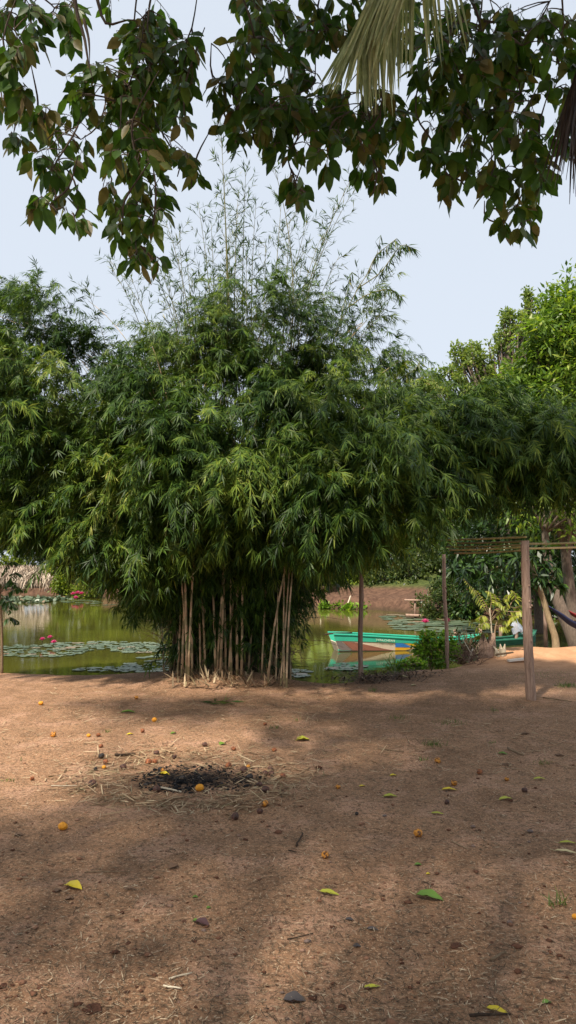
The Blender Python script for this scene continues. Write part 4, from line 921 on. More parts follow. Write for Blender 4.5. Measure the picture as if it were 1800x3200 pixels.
make_tree('far_tree', 'tall bright green tree at the left edge beyond the bamboo', gy(-40, 56), at(-30, 1500, 56), .3,
    [(at(-40, 1200, 56), (3.6, 3, 5.2), 170, 50, .9), (at(30, 1500, 56), (3.6, 3, 4.2), 140, 50, .85), (at(-140, 1450, 55), (4, 3, 5), 140, 50, .9)], (.36, .11), 'mango_leaf', prof=Q3, kw=SM)
make_tree('far_tree', 'dark green tree on the far bank between the two left far trees', gy(540, 55), at(530, 1600, 55), .3,
    [(at(520, 1520, 55), (4, 3, 4.5), 150, 50, .85), (at(120, 1640, 55), (4, 2, 3.2), 120, 50, .8)], (.36, .11), 'olive_leaf', prof=Q3, kw=SM)
make_tree('bank_shrub', 'bright yellow-green shrub at the far left waterline beside the thatch', gy(215, 47.6), at(215, 1830, 47.5), .06,
    [(at(205, 1820, 47.2), (.95, .8, .75), 40, 50, .3), (at(260, 1850, 46.8), (1.2, .8, .45), 30, 50, .28), (at(185, 1780, 47.6), (.6, .6, .6), 18, 50, .26)], (.2, .05), 'yellow_green', cat='shrub', prof=Q3, kw=SM)
make_tree('bank_shrub', 'low green shrub on the far shore behind the bamboo culms', gy(560, 44), at(560, 1840, 44), .06,
    [(at(470, 1850, 45), (1.6, .8, .5), 36, 50, .3), (at(620, 1845, 43), (2.0, .8, .6), 40, 50, .34), (at(800, 1850, 40), (1.8, .8, .6), 40, 50, .34), (at(920, 1840, 38.5), (1.2, .8, .5), 24, 50, .3)], (.2, .05), 'olive_leaf', cat='shrub', prof=Q3, kw=SM)
for k, (px, py, Yd, rr, mt, lb_) in enumerate([(20, 1800, 50.5, 1.0, 'yellow_green', 'yellow-green shrub at the left end of the far bank'), (330, 1820, 48.5, .9, 'yellow_green', 'yellow-green shrub right of the waterline shrub on the far left bank'), (420, 1825, 47, .9, 'olive_leaf', 'olive shrub on the far bank behind the hanging left leaves'), (1040, 1800, 40, .9, 'yellow_green', 'yellow-green shrub behind the banana plants'), (1140, 1795, 40, .9, 'olive_leaf', 'olive shrub on the far bank behind the slim post'), (1340, 1770, 41, 1.0, 'olive_leaf', 'olive shrub behind the landing stage'), (1110, 1795, 38.6, 1.1, 'yellow_green', 'broad yellow-green shrub behind the far bank, above the boat'), (1300, 1785, 39, 1.3, 'olive_leaf', 'broad olive shrub behind the far bank, right of the yellow-green one'), (1420, 1785, 38, 1.3, 'olive_leaf', 'broad olive shrub behind the fronds of the sapling'), (960, 1785, 40, 1.3, 'olive_leaf', 'broad olive shrub just right of the bamboo culms, far off')]):
    make_tree('bank_shrub', lb_, gy(px, Yd), at(px, py, Yd), .05, [(at(px, py, Yd), (1.5*rr, .9, .8*rr), 44, 50, .34), (at(px+30, py-35, Yd+.4), (1.2*rr, .9, .7*rr), 30, 50, .34)], (.2, .055), mt, cat='shrub', group='shrubs on the far bank', prof=Q3, kw=SM)
# distant tree line closing the horizon
for k, (px, hpx, Yd, mt, lb) in enumerate([(-500, 1350, 75, 'olive_leaf', 'distant dark tree beyond the left edge of the pond'), (-180, 1420, 78, 'olive_leaf', 'distant tree half hidden behind the tall left-edge tree'), (430, 1480, 80, 'olive_leaf', 'distant tree behind the gap in the left bamboo'), (960, 1500, 78, 'olive_leaf', 'distant tree right behind the bamboo top'), (1340, 1420, 70, 'olive_leaf', 'distant tree behind the airy right-hand tree'), (1750, 1350, 64, 'olive_leaf', 'distant tree behind the bright mango crown'), (2150, 1350, 60, 'olive_leaf', 'distant tree beyond the right edge of the pond')]):
    hh = (1770-hpx)/F*Yd
    make_tree('distant_tree', lb, gy(px, Yd), gy(px, Yd)+Vector((0, 0, hh*.6)), .3, [(gy(px, Yd)+Vector((0, 0, hh*.5)), (7, 4, hh*.55), 150, 46, 1.2)], (.55, .17), mt, group='distant trees around the pond', prof=Q3, kw=SM)

# leaning trunks on the right bank (stems of the mangos' neighbours)
b = G(1738, 2030); leaner = empty('leaning_tree', b, 'slim pale tree leaning left on the right bank, hammock tied to it', 'tree')
mbx = MB(); pth = smooth_line([b-Vector((0, 0, .15)), PY(1735, 1995, b.y+.02), PY(1716, 1935, b.y+.05), PY(1700, 1880, b.y+.08), PY(1680, 1825, b.y+.1), PY(1660, 1760, b.y+.2)], 18)
mbx.tube(pth, [.095, .085, .075, .07, .07, .068, .066, .064, .063, .062, .06, .057, .055, .052, .05, .045, .04, .03], 8, jit=.08); mbx.build('trunk', M['trunk_pale'], leaner)
a1, P_ = clumped(at(1690, 1800, b.y+.2), (.55, .5, .28), 26, 14, .05, .20, .03, out=.8, up=-.25, shell=.1, jit=.3)
a2, P_ = clumped(at(1640, 1730, b.y+.3), (.6, .5, .4), 24, 14, .05, .20, .03, out=.8, up=-.25, shell=.1, jit=.3)
a3, P_ = clumped(at(1520, 1790, b.y+1.2), (.75, .6, .45), 26, 14, .05, .22, .033, out=.8, up=-.25, shell=.1, jit=.3)
O, D, L, W2 = join_np(a1, a2, a3); link('crown', leaves_mesh('crown', O, D, L, W2, NARROW, .25), M['shaded_mango'], leaner, kind='stuff')
mbx = MB(); 
for t in (at(1690, 1800, b.y+.2), at(1640, 1730, b.y+.3), at(1520, 1790, b.y+1.2)): mbx.tube(bez(pth[-1], (pth[-1]+t)/2+Vector((0, 0, .2)), t, 6), [.025, .02, .018, .014, .01, .006], 5)
mbx.build('branch', M['trunk_pale'], leaner)
b2 = G(1815, 2020); lean2 = empty('leaning_tree', b2, 'thick grey-brown tree trunk leaning left at the right edge of the bank', 'tree')
mbx = MB(); pth2 = smooth_line([b2-Vector((0, 0, .2)), PY(1792, 1995, b2.y), PY(1765, 1930, b2.y+.1), PY(1735, 1850, b2.y+.25), PY(1712, 1760, b2.y+.4), PY(1700, 1620, b2.y+.6)], 16)
mbx.tube(pth2, [.26, .2, .17, .155, .15, .145, .14, .135, .13, .12, .115, .11, .1, .09, .08, .07], 10, jit=.05); mbx.build('trunk', M['bark'], lean2)
a1, P_ = clumped(at(1730, 1560, b2.y+.6), (1.4, 1.2, .9), 60, 30, .3, .19, .03, out=.7, up=-.15, shell=.2, jit=.4)
link('crown', leaves_mesh('crown', *a1, NARROW, .25), M['mango_leaf'], lean2, kind='stuff')
mbx = MB()
for t in P_[::6]: mbx.tube(bez(pth2[-2], (pth2[-2]+Vector(t))/2+Vector((0, 0, .2)), Vector(t), 6), [.04, .03, .025, .02, .012, .006], 5)
mbx.build('branch', M['bark'], lean2)
bp_ = G(1706, 2026); mbx = MB(); mbx.tube([bp_-Vector((0, 0, .2)), PY(1704, 1960, bp_.y), PY(1703, 1900, bp_.y)], [.042, .04, .038], 8, jit=.06)
tag(mbx.build('support_post', M['post']), 'short upright post beside the slim leaning tree', 'post')

# hammocks
def hammock(name, label, pts, mat, wmax, sag):
    p = smooth_line(pts, 24); n = 9; V = []; Fc = []; mbx = MB()
    for i, c in enumerate(p):
        u = i/23; wd = .025+wmax*math.sin(u*PI)**.8
        for k in range(n):
            s = k/(n-1)*2-1; V.append(c+Vector((0, s*wd, abs(s)**2*wd*.9+.012*math.cos(k*2.1)*(1 if k % 2 else -1))))
    for i in range(23):
        for k in range(n-1): Fc.append((i*n+k, (i+1)*n+k, (i+1)*n+k+1, i*n+k+1))
    mbx.add(V, Fc); root = empty(name, p[0], label, 'hammock', 'hammocks on the right bank')
    o = mbx.build('cloth', mat, root); m2 = o.modifiers.new('t', 'SOLIDIFY'); m2.thickness = .006
    mr_ = MB(); mr_.tube([pts[0]+(pts[0]-pts[1])*.08, pts[0]], .008, 5); mr_.build('rope', M['dark_stick'], root)
M['blue_cloth'] = paintmat('blue_cloth', (.006, .014, .06), (.015, .03, .11), .5, .8, 20); M['red_cloth'] = paintmat('red_cloth', (.30, .03, .035), (.22, .03, .03), .5, .8, 20)
hammock('hammock', 'dark blue cloth hammock hanging from the slim leaning tree', [PY(1716, 1897, b.y-.02), PY(1750, 1928, b.y-.05), PY(1800, 1964, b.y-.1), PY(1900, 1990, b.y-.2), PY(2030, 1960, b.y-.3), PY(2090, 1900, b.y-.3)], M['blue_cloth'], .12, .4)
hammock('hammock', 'red cloth hammock beyond the blue one at the right edge', [PY(1768, 1905, b2.y+.3), PY(1800, 1930, b2.y+.3), PY(1880, 1960, b2.y+.3), PY(1980, 1940, b2.y+.3), PY(2040, 1890, b2.y+.3)], M['red_cloth'], .10, .3)
hb = PY(2095, 1890, b.y-.3); mbx = MB(); mbx.tube([(hb.x, hb.y, Hs(hb.x, hb.y)-.2), (hb.x, hb.y, 1.9)], [.06, .05], 8)
tag(mbx.build('support_post', M['post']), 'post off the right edge holding the far ends of the hammocks', 'post')

# ================================================================== BUSHES, SAPLINGS, STUMP ON THE POINT
def bush(name, label, px, py, parts, n, L, Wd, mat, cat='bush', stems=14, prof=ROUND, Yd=None, out=.4, up=.35):
    b = G(px, py); root = empty(name, b, label, cat)
    C = [at(a, c, b.y+dy) for a, c, dy, r in parts]; R = [r for *_, r in parts]
    arr = cloud(C, R, n, L, Wd, out=out, up=up, shell=.15)
    arr[0][:, 2] = np.maximum(arr[0][:, 2], H(arr[0][:, 0], arr[0][:, 1])+.02)
    link('foliage', leaves_mesh('foliage', *arr, prof, .15), M[mat], root, kind='stuff')
    mbx = MB()
    for i in range(stems):
        c = random.choice(C); t = Vector(tuple(c))+Vector((random.uniform(-.15, .15), random.uniform(-.15, .15), random.uniform(0, .2)))
        s = b+Vector((random.uniform(-.15, .15), random.uniform(-.1, .1), -.05)); mbx.tube(bez(s, (s+t)/2+Vector((0, 0, .15)), t, 5), [.008, .007, .006, .005, .003], 4)
    mbx.build('stems', M['stick'], root, kind='stuff')
    return root
bush('green_bush', 'bright green rounded bush around the foot of the middle slim post', 1350, 2085, [(1355, 2040, .15, .22), (1330, 2000, .25, .17), (1310, 2030, .2, .16), (1378, 2010, .2, .16), (1400, 2045, .1, .16), (1320, 2050, .1, .16), (1350, 1985, .3, .10), (1415, 2010, .25, .10), (1370, 2070, .0, .15), (1390, 1985, .3, .10), (1420, 2040, .15, .15)], 3200, .055, .020, 'bush_leaf')
bush('low_bush', 'low bright green plant at the water edge left of the rounded bush', 1270, 2096, [(1270, 2080, .0, .12), (1300, 2076, .05, .13), (1240, 2085, .05, .09), (1285, 2066, .1, .08), (1320, 2080, 0, .08)], 800, .055, .02, 'bush_leaf', stems=6)
bush('dry_thicket', 'tangled thicket with sparse olive leaves beside the stump', 1455, 2068, [(1450, 2030, .1, .22), (1480, 2010, .2, .18), (1430, 1990, .25, .15), (1420, 2030, .1, .14)], 420, .06, .018, 'olive_leaf', stems=60)
mbx = MB()
bb = G(1450, 2066)
for i in range(240):
    p = G(random.uniform(1395, 1500), random.uniform(2052, 2082)); p.z += random.uniform(0, .18); a = random.uniform(0, 2*PI); l = random.uniform(.15, .5)
    d = Vector((math.cos(a), math.sin(a)*.6, random.uniform(-.2, .7)))*l; p2 = p+d; p2.z = max(p2.z, Hs(p2.x, p2.y)+.01)
    mbx.tube([p, (p+p2)/2+Vector((0, 0, random.uniform(0, .08))), p2], [.005, .004, .002], 3, cap=False)
tag(mbx.build('brush_heap', woodmat('brush', [(.3, (.08, .045, .035)), (.7, (.22, .14, .10))]), kind='stuff'), 'heap of dead brown brushwood at the foot of the dry thicket', 'brushwood')
# dead leaf and root heap by the second post
mbx = MB()
for i in range(900):
    a = random.gauss(1190, 85); p = G(a, min(max(random.gauss(2122+(a-1190)*-.06, 9), 2098), 2150)); p.z = max(p.z, -.15) + abs(random.gauss(0, .035)); an = random.uniform(0, 2*PI); l = random.uniform(.04, .22)
    d = Vector((math.cos(an), math.sin(an)*.7, random.uniform(-.1, .45)))*l; s = d.cross(Vector((0, 0, 1))).normalized()*random.uniform(.002, .012)
    mbx.add([p-s, p+s, p+d*.6+s+Vector((0, 0, .01)), p+d*.6-s+Vector((0, 0, .01)), p+d], [(0, 1, 2, 3), (3, 2, 4)])
tag(mbx.build('leaf_heap', islandmat('leaf_heap', [(0, (.025, .016, .012)), (.6, (.08, .05, .033)), (.9, (.18, .12, .075)), (1, (.36, .28, .2))], .8), smooth=False, kind='stuff'), 'dark heap of dead leaves and roots along the bank by the slim post', 'leaf heap')

def pinnate(root, pts, npair, ll, lw, mat, droop=.35, stem=.006, down=.45):
    p = smooth_line(pts, 24); mbx = MB(); mbx.tube(p, [stem*(1-.75*i/23)+.001 for i in range(24)], 5); o = mbx.build('frond', M['stick'], root)
    O, D, Ls = [], [], []
    for j in range(npair):
        u = .18+.82*(j+.5)/npair; i = min(int(u*23), 22); q = p[i].lerp(p[i+1], u*23-i); t = (p[i+1]-p[i]).normalized(); sdv = t.cross(Vector((0, -.55, .85))).normalized()
        for s in (-1, 1):
            O.append(tuple(q)); D.append(tuple(sdv*s+t*.45+Vector((random.gauss(0, .1), random.gauss(0, .1), -down)))); Ls.append(ll*math.sin(PI*(.2+.75*u))*random.uniform(.85, 1.1))
    O, D, Ls = np.array(O), np.array(D), np.array(Ls)
    link('leaflets', leaves_mesh('leaflets', O, D, Ls, lw, ROUND, droop), M[mat], o, kind='stuff')
sb = G(1541, 2044); sap = empty('sapling', sb, 'young sapling with yellow-green feathery fronds in front of the stump', 'sapling')
ysb = sb.y
def S_(a, c, dy=0): return PY(a, c, ysb+dy)
mbx = MB(); mbx.tube(smooth_line([sb-Vector((0, 0, .1)), S_(1537, 1990), S_(1535, 1955), S_(1530, 1900)], 10), [.020, .019, .018, .017, .016, .015, .014, .013, .011, .009], 6); mbx.build('stem', M['pale_stick'], sap)
mbx = MB(); mbx.tube(smooth_line([sb+Vector((.05, 0, -.1)), S_(1546, 1990), S_(1552, 1945), S_(1575, 1915), S_(1602, 1878), S_(1600, 1850)], 12), [.016, .016, .015, .014, .013, .012, .011, .01, .009, .008, .006, .004], 6); mbx.build('stem', M['stick'], sap)
for a, e, dy in (((1534, 1930), [(1500, 1880), (1475, 1840), (1448, 1808)], -.1), ((1533, 1925), [(1515, 1885), (1490, 1850), (1478, 1842)], .1), ((1532, 1910), [(1535, 1875), (1528, 1850), (1518, 1848)], -.05), ((1535, 1930), [(1550, 1890), (1545, 1860), (1530, 1852)], .15), ((1535, 1935), [(1570, 1900), (1560, 1885), (1540, 1880)], -.15), ((1535, 1945), [(1515, 1925), (1500, 1930), (1498, 1945)], -.1), ((1535, 1950), [(1520, 1945), (1508, 1950), (1505, 1965)], -.2),
                 ((1600, 1875), [(1595, 1860), (1585, 1862), (1578, 1880)], 0), ((1598, 1882), [(1612, 1868), (1604, 1850), (1598, 1846)], 0), ((1590, 1895), [(1612, 1900), (1630, 1892), (1640, 1898)], .1), ((1580, 1910), [(1605, 1912), (1628, 1910), (1642, 1915)], -.1), ((1570, 1920), [(1600, 1925), (1622, 1932), (1638, 1950)], 0), ((1560, 1930), [(1585, 1940), (1600, 1928), (1625, 1922)], -.2), ((1545, 1990), [(1505, 1975), (1480, 1950), (1432, 1930)], -.1), ((1550, 1955), [(1570, 1958), (1590, 1955), (1602, 1958)], -.1), ((1536, 1940), [(1560, 1915), (1585, 1890), (1575, 1870)], -.2), ((1545, 1990), [(1520, 1978), (1500, 1985), (1490, 1995)], 0)):
    pinnate(sap, [S_(*a)] + [S_(x, y, dy*(i+1)/2) for i, (x, y) in enumerate(e)], 15, .115, .017, 'sapling_leaf')
# slim pinnate tree at the left edge
lb = G(6, 2104); ls = empty('slim_tree', lb, 'thin young tree with dark feathery leaves at the left edge', 'tree')
mbx = MB(); mbx.tube(smooth_line([lb-Vector((0, 0, .1)), PY(6, 2000, lb.y), PY(2, 1880, lb.y), PY(-6, 1780, lb.y), PY(-4, 1640, lb.y)], 14), [.026-.001*i for i in range(14)], 7, jit=.05); mbx.build('trunk', M['stick'], ls)
for a, e in (((2, 1880), [(30, 1850), (60, 1838), (85, 1850)]), ((0, 1850), [(30, 1810), (50, 1790), (70, 1800)]), ((0, 1840), [(-30, 1800), (-60, 1800), (-80, 1830)]), ((-3, 1820), [(20, 1770), (40, 1755), (62, 1765)]), ((4, 1945), [(25, 1932), (45, 1935), (58, 1950)]), ((2, 1900), [(25, 1880), (40, 1885), (55, 1905)]), ((-4, 1790), [(10, 1730), (25, 1700), (40, 1700)]), ((0, 1860), [(15, 1825), (40, 1820), (60, 1840)]), ((2, 1910), [(-20, 1880), (-40, 1890), (-50, 1910)]), ((0, 1870), [(12, 1870), (22, 1890), (30, 1920)])):
    pinnate(ls, [PY(*a, lb.y)] + [PY(x, y, lb.y+random.uniform(-.3, .1)) for x, y in e], 18, .11, .014, 'pinnate_dark', stem=.004)
# stump
tb = G(1525, 2052); mbx = MB(); n = 14; V = []; Fc = []; prof = [(-.1, 1.3), (0, 1.15), (.1, 1), (.2, .95), (.28, .9)]
for j, (z, r) in enumerate(prof):
    for i in range(n):
        a = 2*PI*i/n; rr = .115*r*(1+.22*math.sin(a*3+.4)+.1*math.sin(a*7)); zz = z + (.12*math.sin(a*2+.6)+.06*random.random() if j == 4 else 0)
        V.append(tb+Vector((math.cos(a)*rr*1.25, math.sin(a)*rr, zz)))
for j in range(4):
    for i in range(n): Fc.append((j*n+i, j*n+(i+1) % n, (j+1)*n+(i+1) % n, (j+1)*n+i))
V.append(tb+Vector((0, 0, .12))); Fc += [(4*n+i, 4*n+(i+1) % n, 5*n) for i in range(n)]
mbx.add(V, Fc); stump = empty('tree_stump', tb, 'weathered split tree stump on the sandy point', 'stump'); mbx.build('wood', M['post'], stump, smooth=False)
mbx = MB()
for i in range(9):
    p = tb+Vector((.13+random.uniform(-.03, .16), -.05+random.uniform(-.08, .05), random.uniform(-.03, .1))); mbx.tube([p-Vector((0, 0, .06)), p+Vector((random.uniform(-.03, .03), 0, .05)), p+Vector((random.uniform(-.06, .06), 0, random.uniform(.08, .16)))], [.035, .03, .01], 6, jit=.2)
mbx.build('splinters', M['pale_stick'], stump, smooth=False, kind='stuff')

def lone_stick(name, label, a, c, r, mat, lift=.0, cat='stick', n=5, tz=None):
    a, c = Vector(a), Vector(c); mbx = MB(); pts = [a.lerp(c, i/(n-1))+Vector((random.uniform(-r, r), random.uniform(-r, r), lift)) for i in range(n)]
    mbx.tube(pts, [r*(1-.08*i) for i in range(n)], 6, jit=.1); return tag(mbx.build(name, M[mat]), label, cat)
lone_stick('bent_stick', 'bare pale stick leaning out of the dead brushwood', G(1462, 2072)-Vector((0, 0, .05)), PY(1478, 2028, G(1462, 2072).y), .018, 'pale_stick')
lone_stick('branch_stem', 'thin curved stem arching over the dry thicket', PY(1476, 2030, 12.6)-Vector((0, 0, .1)), PY(1435, 1980, 12.8), .007, 'pale_stick')
lone_stick('fallen_pole', 'long pale pole lying on the sand right of the sapling', G(1548, 2050)+Vector((0, 0, .02)), G(1606, 2044)+Vector((0, 0, .03)), .022, 'stick')
pa, pb = G(1588, 2070), G(1652, 2063); dv = (pb-pa); sv = Vector((-dv.y, dv.x, 0)).normalized()*.05; mbx = MB(); up = Vector((0, 0, .035))
mbx.add([pa-sv+up*.4, pa+sv+up*.4, pb+sv+up*.4, pb-sv+up*.4, pa-sv+up*1.3, pa+sv+up*1.3, pb+sv+up*1.3, pb-sv+up*1.3], [(0, 3, 2, 1), (4, 5, 6, 7), (0, 1, 5, 4), (2, 3, 7, 6), (1, 2, 6, 5), (3, 0, 4, 7)])
tag(mbx.build('plank', M['boat_white'], smooth=False), 'weathered white board lying on the sand behind the thick post', 'plank')
# mooring posts and the plastic bag
def stake(label, px, py, top, r=.045):
    p = PZ(px, py, WZ); t = PY(px+random.uniform(-3, 3), top, p.y); mbx = MB(); mbx.tube([p-Vector((0, 0, .5)), p.lerp(t, .4)+Vector((.02, 0, 0)), t], [r, r*.95, r*.85], 8, jit=.08); tag(mbx.build('mooring_post', M['post']), label, 'post', 'mooring posts in the pond'); return p, t
stake('wooden mooring post in the water left of the bagged post', 1561, 2000, 1955, .05); sp_, st_ = stake('wooden mooring post in the water with a plastic bag over its top', 1611, 2006, 1945, .05); stake('short mooring post in the water behind the dry thicket', 1499, 1996, 1950, .05); stake('grey stub of post in the water behind the green bush', 1422, 1984, 1968, .05)
mbx = MB(); V = []; Fc = []; n = 16; rows = 12; bt = PY(1612, 1932, sp_.y-.02)
for j in range(rows):
    v = j/(rows-1); R = .03+.10*math.sin(min(1, v*1.25)*PI*.55)
    for i in range(n):
        a = 2*PI*i/n; rr = R*(1+.28*math.sin(a*5+v*3)+.12*math.sin(a*9-v*7)); V.append(bt+Vector((math.cos(a)*rr+.05*v*v+.01*math.sin(v*9), math.sin(a)*rr*.55, -.38*v-.05*math.sin(a*2+1)*v)))
for j in range(rows-1):
    for i in range(n): Fc.append((j*n+i, j*n+(i+1) % n, (j+1)*n+(i+1) % n, (j+1)*n+i))
mbx.add(V, Fc)
m_, n_t, b_ = new_mat('plastic'); b_.inputs['Base Color'].default_value = (.62, .68, .80, 1); b_.inputs['Roughness'].default_value = .2; b_.inputs['Transmission Weight'].default_value = .35; b_.inputs['Alpha'].default_value = .72
tag(mbx.build('plastic_bag', m_), 'crumpled clear-blue plastic bag over the mooring post', 'plastic bag')

# ================================================================== FAR BANK THINGS
lp_ = PZ(1297, 1932, WZ); land = empty('landing_stage', lp_, 'small landing stage of poles at the far right shore', 'landing stage'); Yl = lp_.y
for a, c, e, f, r in ((1297, 1940, 1297, 1874, .045), (1340, 1938, 1338, 1888, .04)): mbx = MB(); mbx.tube([PY(a, c, Yl), PY(e, f, Yl)], [r, r*.9], 7, jit=.1); mbx.build('post', M['post'], land)
mbx = MB(); mbx.tube([PY(1264, 1875, Yl-.06), PY(1325, 1877, Yl-.06)], .04, 7); mbx.build('rail', M['post'], land)
for k, yy in enumerate((1923, 1926)): mbx = MB(); mbx.tube([PY(1268, yy-1, Yl-.1+.25*k), PY(1330, yy+2, Yl-.1+.25*k), PY(1385, yy-1, Yl-.1+.25*k)], .055, 7, jit=.1); mbx.build('log', M['post'], land)
def banana(label, px, py, Yd, h, nlv, mat):
    x = (px-CX)/F*Yd; b = Vector((x, Yd, Hs(x, Yd))); root = empty('banana_plant', b, label, 'banana plant', 'banana plants on the far bank')
    mbx = MB(); mbx.tube([b-Vector((0, 0, .1)), b+Vector((.03, 0, h*.5)), b+Vector((0, 0, h))], [.13, .11, .07], 9); mbx.build('stem', M['yellow_green'], root)
    for i in range(nlv):
        a = i*2.4+random.random(); d = Vector((math.cos(a), math.sin(a), 0)); l = random.uniform(1.1, 1.7); n = 10; V = []; Fc = []; mb2 = MB()
        for j in range(n):
            t = j/(n-1); c = b+Vector((0, 0, h*.95))+d*l*t*.75+Vector((0, 0, l*(.75*t-1.15*t*t))); s = Vector((-d.y, d.x, 0))*.22*math.sin(PI*min(1, .08+t*.95))**.6
            V += [c-s-Vector((0, 0, .06+.03*(j % 2))), c, c+s-Vector((0, 0, .06+.03*(j % 2)))]
        for j in range(n-1): Fc += [(3*j, 3*j+1, 3*j+4, 3*j+3), (3*j+1, 3*j+2, 3*j+5, 3*j+4)]
        mb2.add(V, Fc); mb2.build('leaf', M[mat], root)
banana('young yellow-green banana plant on the far red bank', 1020, 1890, 37.2, 1.5, 8, 'banana_leaf')
banana('banana plant with large drooping leaf behind the slim post', 1065, 1880, 38.5, 1.6, 6, 'banana_leaf')
banana('banana plant partly hidden by bamboo right of the culms', 960, 1880, 38.8, 1.7, 7, 'banana_leaf')
for k, (px, py, top, tx, lb_) in enumerate(((1083, 1906, 1862, 1093, 'pale stick leaning on the red far bank'), (1005, 1900, 1850, 1000, 'pale stick standing at the shore by the banana plants'))):
    p = PZ(px, py, WZ); lone_stick('shore_stick', lb_, p-Vector((0, 0, .1)), PY(tx, top, p.y+.4), .04, 'pale_stick')
for (px, py, sc, lb_) in ((980, 1868, 1.0, 'olive weeds on the red bank right of the bamboo culms'), (1160, 1862, .9, 'olive weeds on the red bank right of the slim post'), (1225, 1880, .8, 'olive weeds on the red bank left of the landing stage'), (1080, 1840, 1.1, 'weeds at the top of the red bank by the banana plants'), (1200, 1835, 1.2, 'weeds along the top of the red bank below the round-leaved shrub'), (1040, 1896, .5, 'green weed clump at the far shore below the banana plants'), (1110, 1900, .5, 'small bright green weed clump on the far shore left of slim post'), (90, 1850, 1.4, 'bright green weeds along the far left shore under the thatch'), (30, 1852, 1.0, 'green weeds at the left end of the far shore')):
    Yd = PZ(px, py+6, WZ).y; c = PY(px, py, Yd); arr = cloud([c+Vector((random.uniform(-1, 1)*sc, random.uniform(-.2, .3), random.uniform(-.1, .1))) for _ in range(7)], np.full(7, .28*sc+.08), 420, .2, .06, up=.5, shell=.1)
    tag(link('weed_clump', leaves_mesh('weed_clump', *arr, Q3, .15), M['bush_leaf'], kind='stuff'), lb_, 'weeds')
# dry thatch shelter on the far left bank
tb_ = gy(95, 49.5); hut = empty('thatch_shelter', tb_, 'low shelter of pale dry palm thatch on the far left bank', 'shelter')
zt = at(95, 1783, 49.5).z
for dx in (-1.5, 1.6):
    for dy in (-.6, .8): mbx = MB(); mbx.tube([tb_+Vector((dx, dy, -.3)), Vector((tb_.x+dx, tb_.y+dy, zt-.15))], .06, 6); mbx.build('post', M['dark_stick'], hut)
mbx = MB(); mbx.add([(tb_.x-1.9, tb_.y-1, zt-.55), (tb_.x+1.9, tb_.y-1, zt-.55), (tb_.x+1.9, tb_.y+.2, zt+.35), (tb_.x-1.9, tb_.y+.2, zt+.35), (tb_.x+1.9, tb_.y+1.3, zt-.5), (tb_.x-1.9, tb_.y+1.3, zt-.5)], [(0, 1, 2, 3), (3, 2, 4, 5)]); mbx.build('roof', M['dark_stick'], hut, smooth=False)
n = 620; u = rng.random(n); O = np.stack([tb_.x+rng.uniform(-2.0, 2.0, n), tb_.y-1.05+1.2*u+rng.uniform(-.1, 0, n), zt-.5+.9*u+.05], 1)
D = np.stack([rng.normal(0, .45, n), -.4*np.ones(n), -1+rng.normal(0, .35, n)], 1)
link('thatch', leaves_mesh('thatch', O, D, rng.uniform(.5, 1.1, n), .035, NARROW, .1), islandmat('thatch', [(0, (.14, .10, .075)), (.5, (.42, .33, .25)), (1, (.62, .53, .42))], .7), hut, kind='stuff')

# ================================================================== GROUND LITTER
def Gv(px, py):
    px = np.asarray(px, float); py = np.asarray(py, float); a = (px-CX)/F; b = (CY-py)/F
    dy = cp-b*sp; dz = sp+b*cp; z = np.zeros_like(px)
    for _ in range(2): t = (z-CAMZ)/dz; z = H(a*t, dy*t)
    t = (z-CAMZ)/dz; return np.stack([a*t, dy*t, z], 1)
def strips(P, L, Wd, tilt=.12, curl=.15, squash=1.0):
    n = len(P); a = rng.uniform(0, 2*PI, n); D = np.stack([np.cos(a), np.sin(a), rng.normal(0, tilt, n)], 1); D = unit(D)
    N = unit(np.array([0, 0, 1.0])+rng.normal(0, .35, (n, 3)))
    P = P.copy(); P[:, 2] += .004+np.abs(D[:, 2])*L*.5+rng.random(n)*.006
    O = P - D*(L/2)[:, None]
    return O, D, L, Wd, N
def pts_in(n, x0, x1, y0, y1): return Gv(rng.uniform(x0, x1, n), rng.uniform(y0, y1, n))
A = [pts_in(1500, 150, 1100, 2125, 2260), pts_in(800, 900, 1800, 2140, 2420), pts_in(420, 0, 900, 2250, 2400)]
a_ = rng.uniform(0, 2*PI, 1900); q_ = rng.normal(1, .24, 1900); B = Gv(590+330*q_*np.cos(a_)*.95, 2440+78*q_*np.sin(a_))
P = np.concatenate(A+[B]); L = rng.gamma(3.2, .022, len(P))+.015; Wd = rng.uniform(.0012, .004, len(P))
bm = np.arange(len(P)) >= len(P)-1900; Wd[bm] *= 1.35
O, D, L, Wd, N = strips(P, L, Wd, .16)
k = P[:, 2] > -.2
tag(link('straw_litter', leaves_mesh('straw_litter', O[k], D[k], L[k], Wd[k], [(0, .5), (.3, 1), (.7, .9), (1, .2)], .03, N=N[k]), M['straw'], kind='stuff'), 'dry bamboo straw scattered over the yard and round the burnt patch', 'straw')
P = np.concatenate([pts_in(15000, -40, 1840, 2420, 3230), pts_in(7000, -40, 1840, 2130, 2450), np.stack([rng.uniform(-3, 3, 2600), rng.uniform(2.3, 7, 2600), np.zeros(2600)], 1)])
P[-2600:, 2] = H(P[-2600:, 0], P[-2600:, 1])
L = rng.gamma(2.2, .008, len(P))+.006; Wd = rng.uniform(.0006, .0022, len(P)); O, D, L, Wd, N = strips(P, L, Wd, .15)
tag(link('chaff', leaves_mesh('chaff', O, D, L, Wd, [(0, .6), (.5, 1), (1, .2)], .05, N=N), M['chaff'], kind='stuff'), 'fine brown chaff and leaf crumbs covering the bare soil', 'chaff')
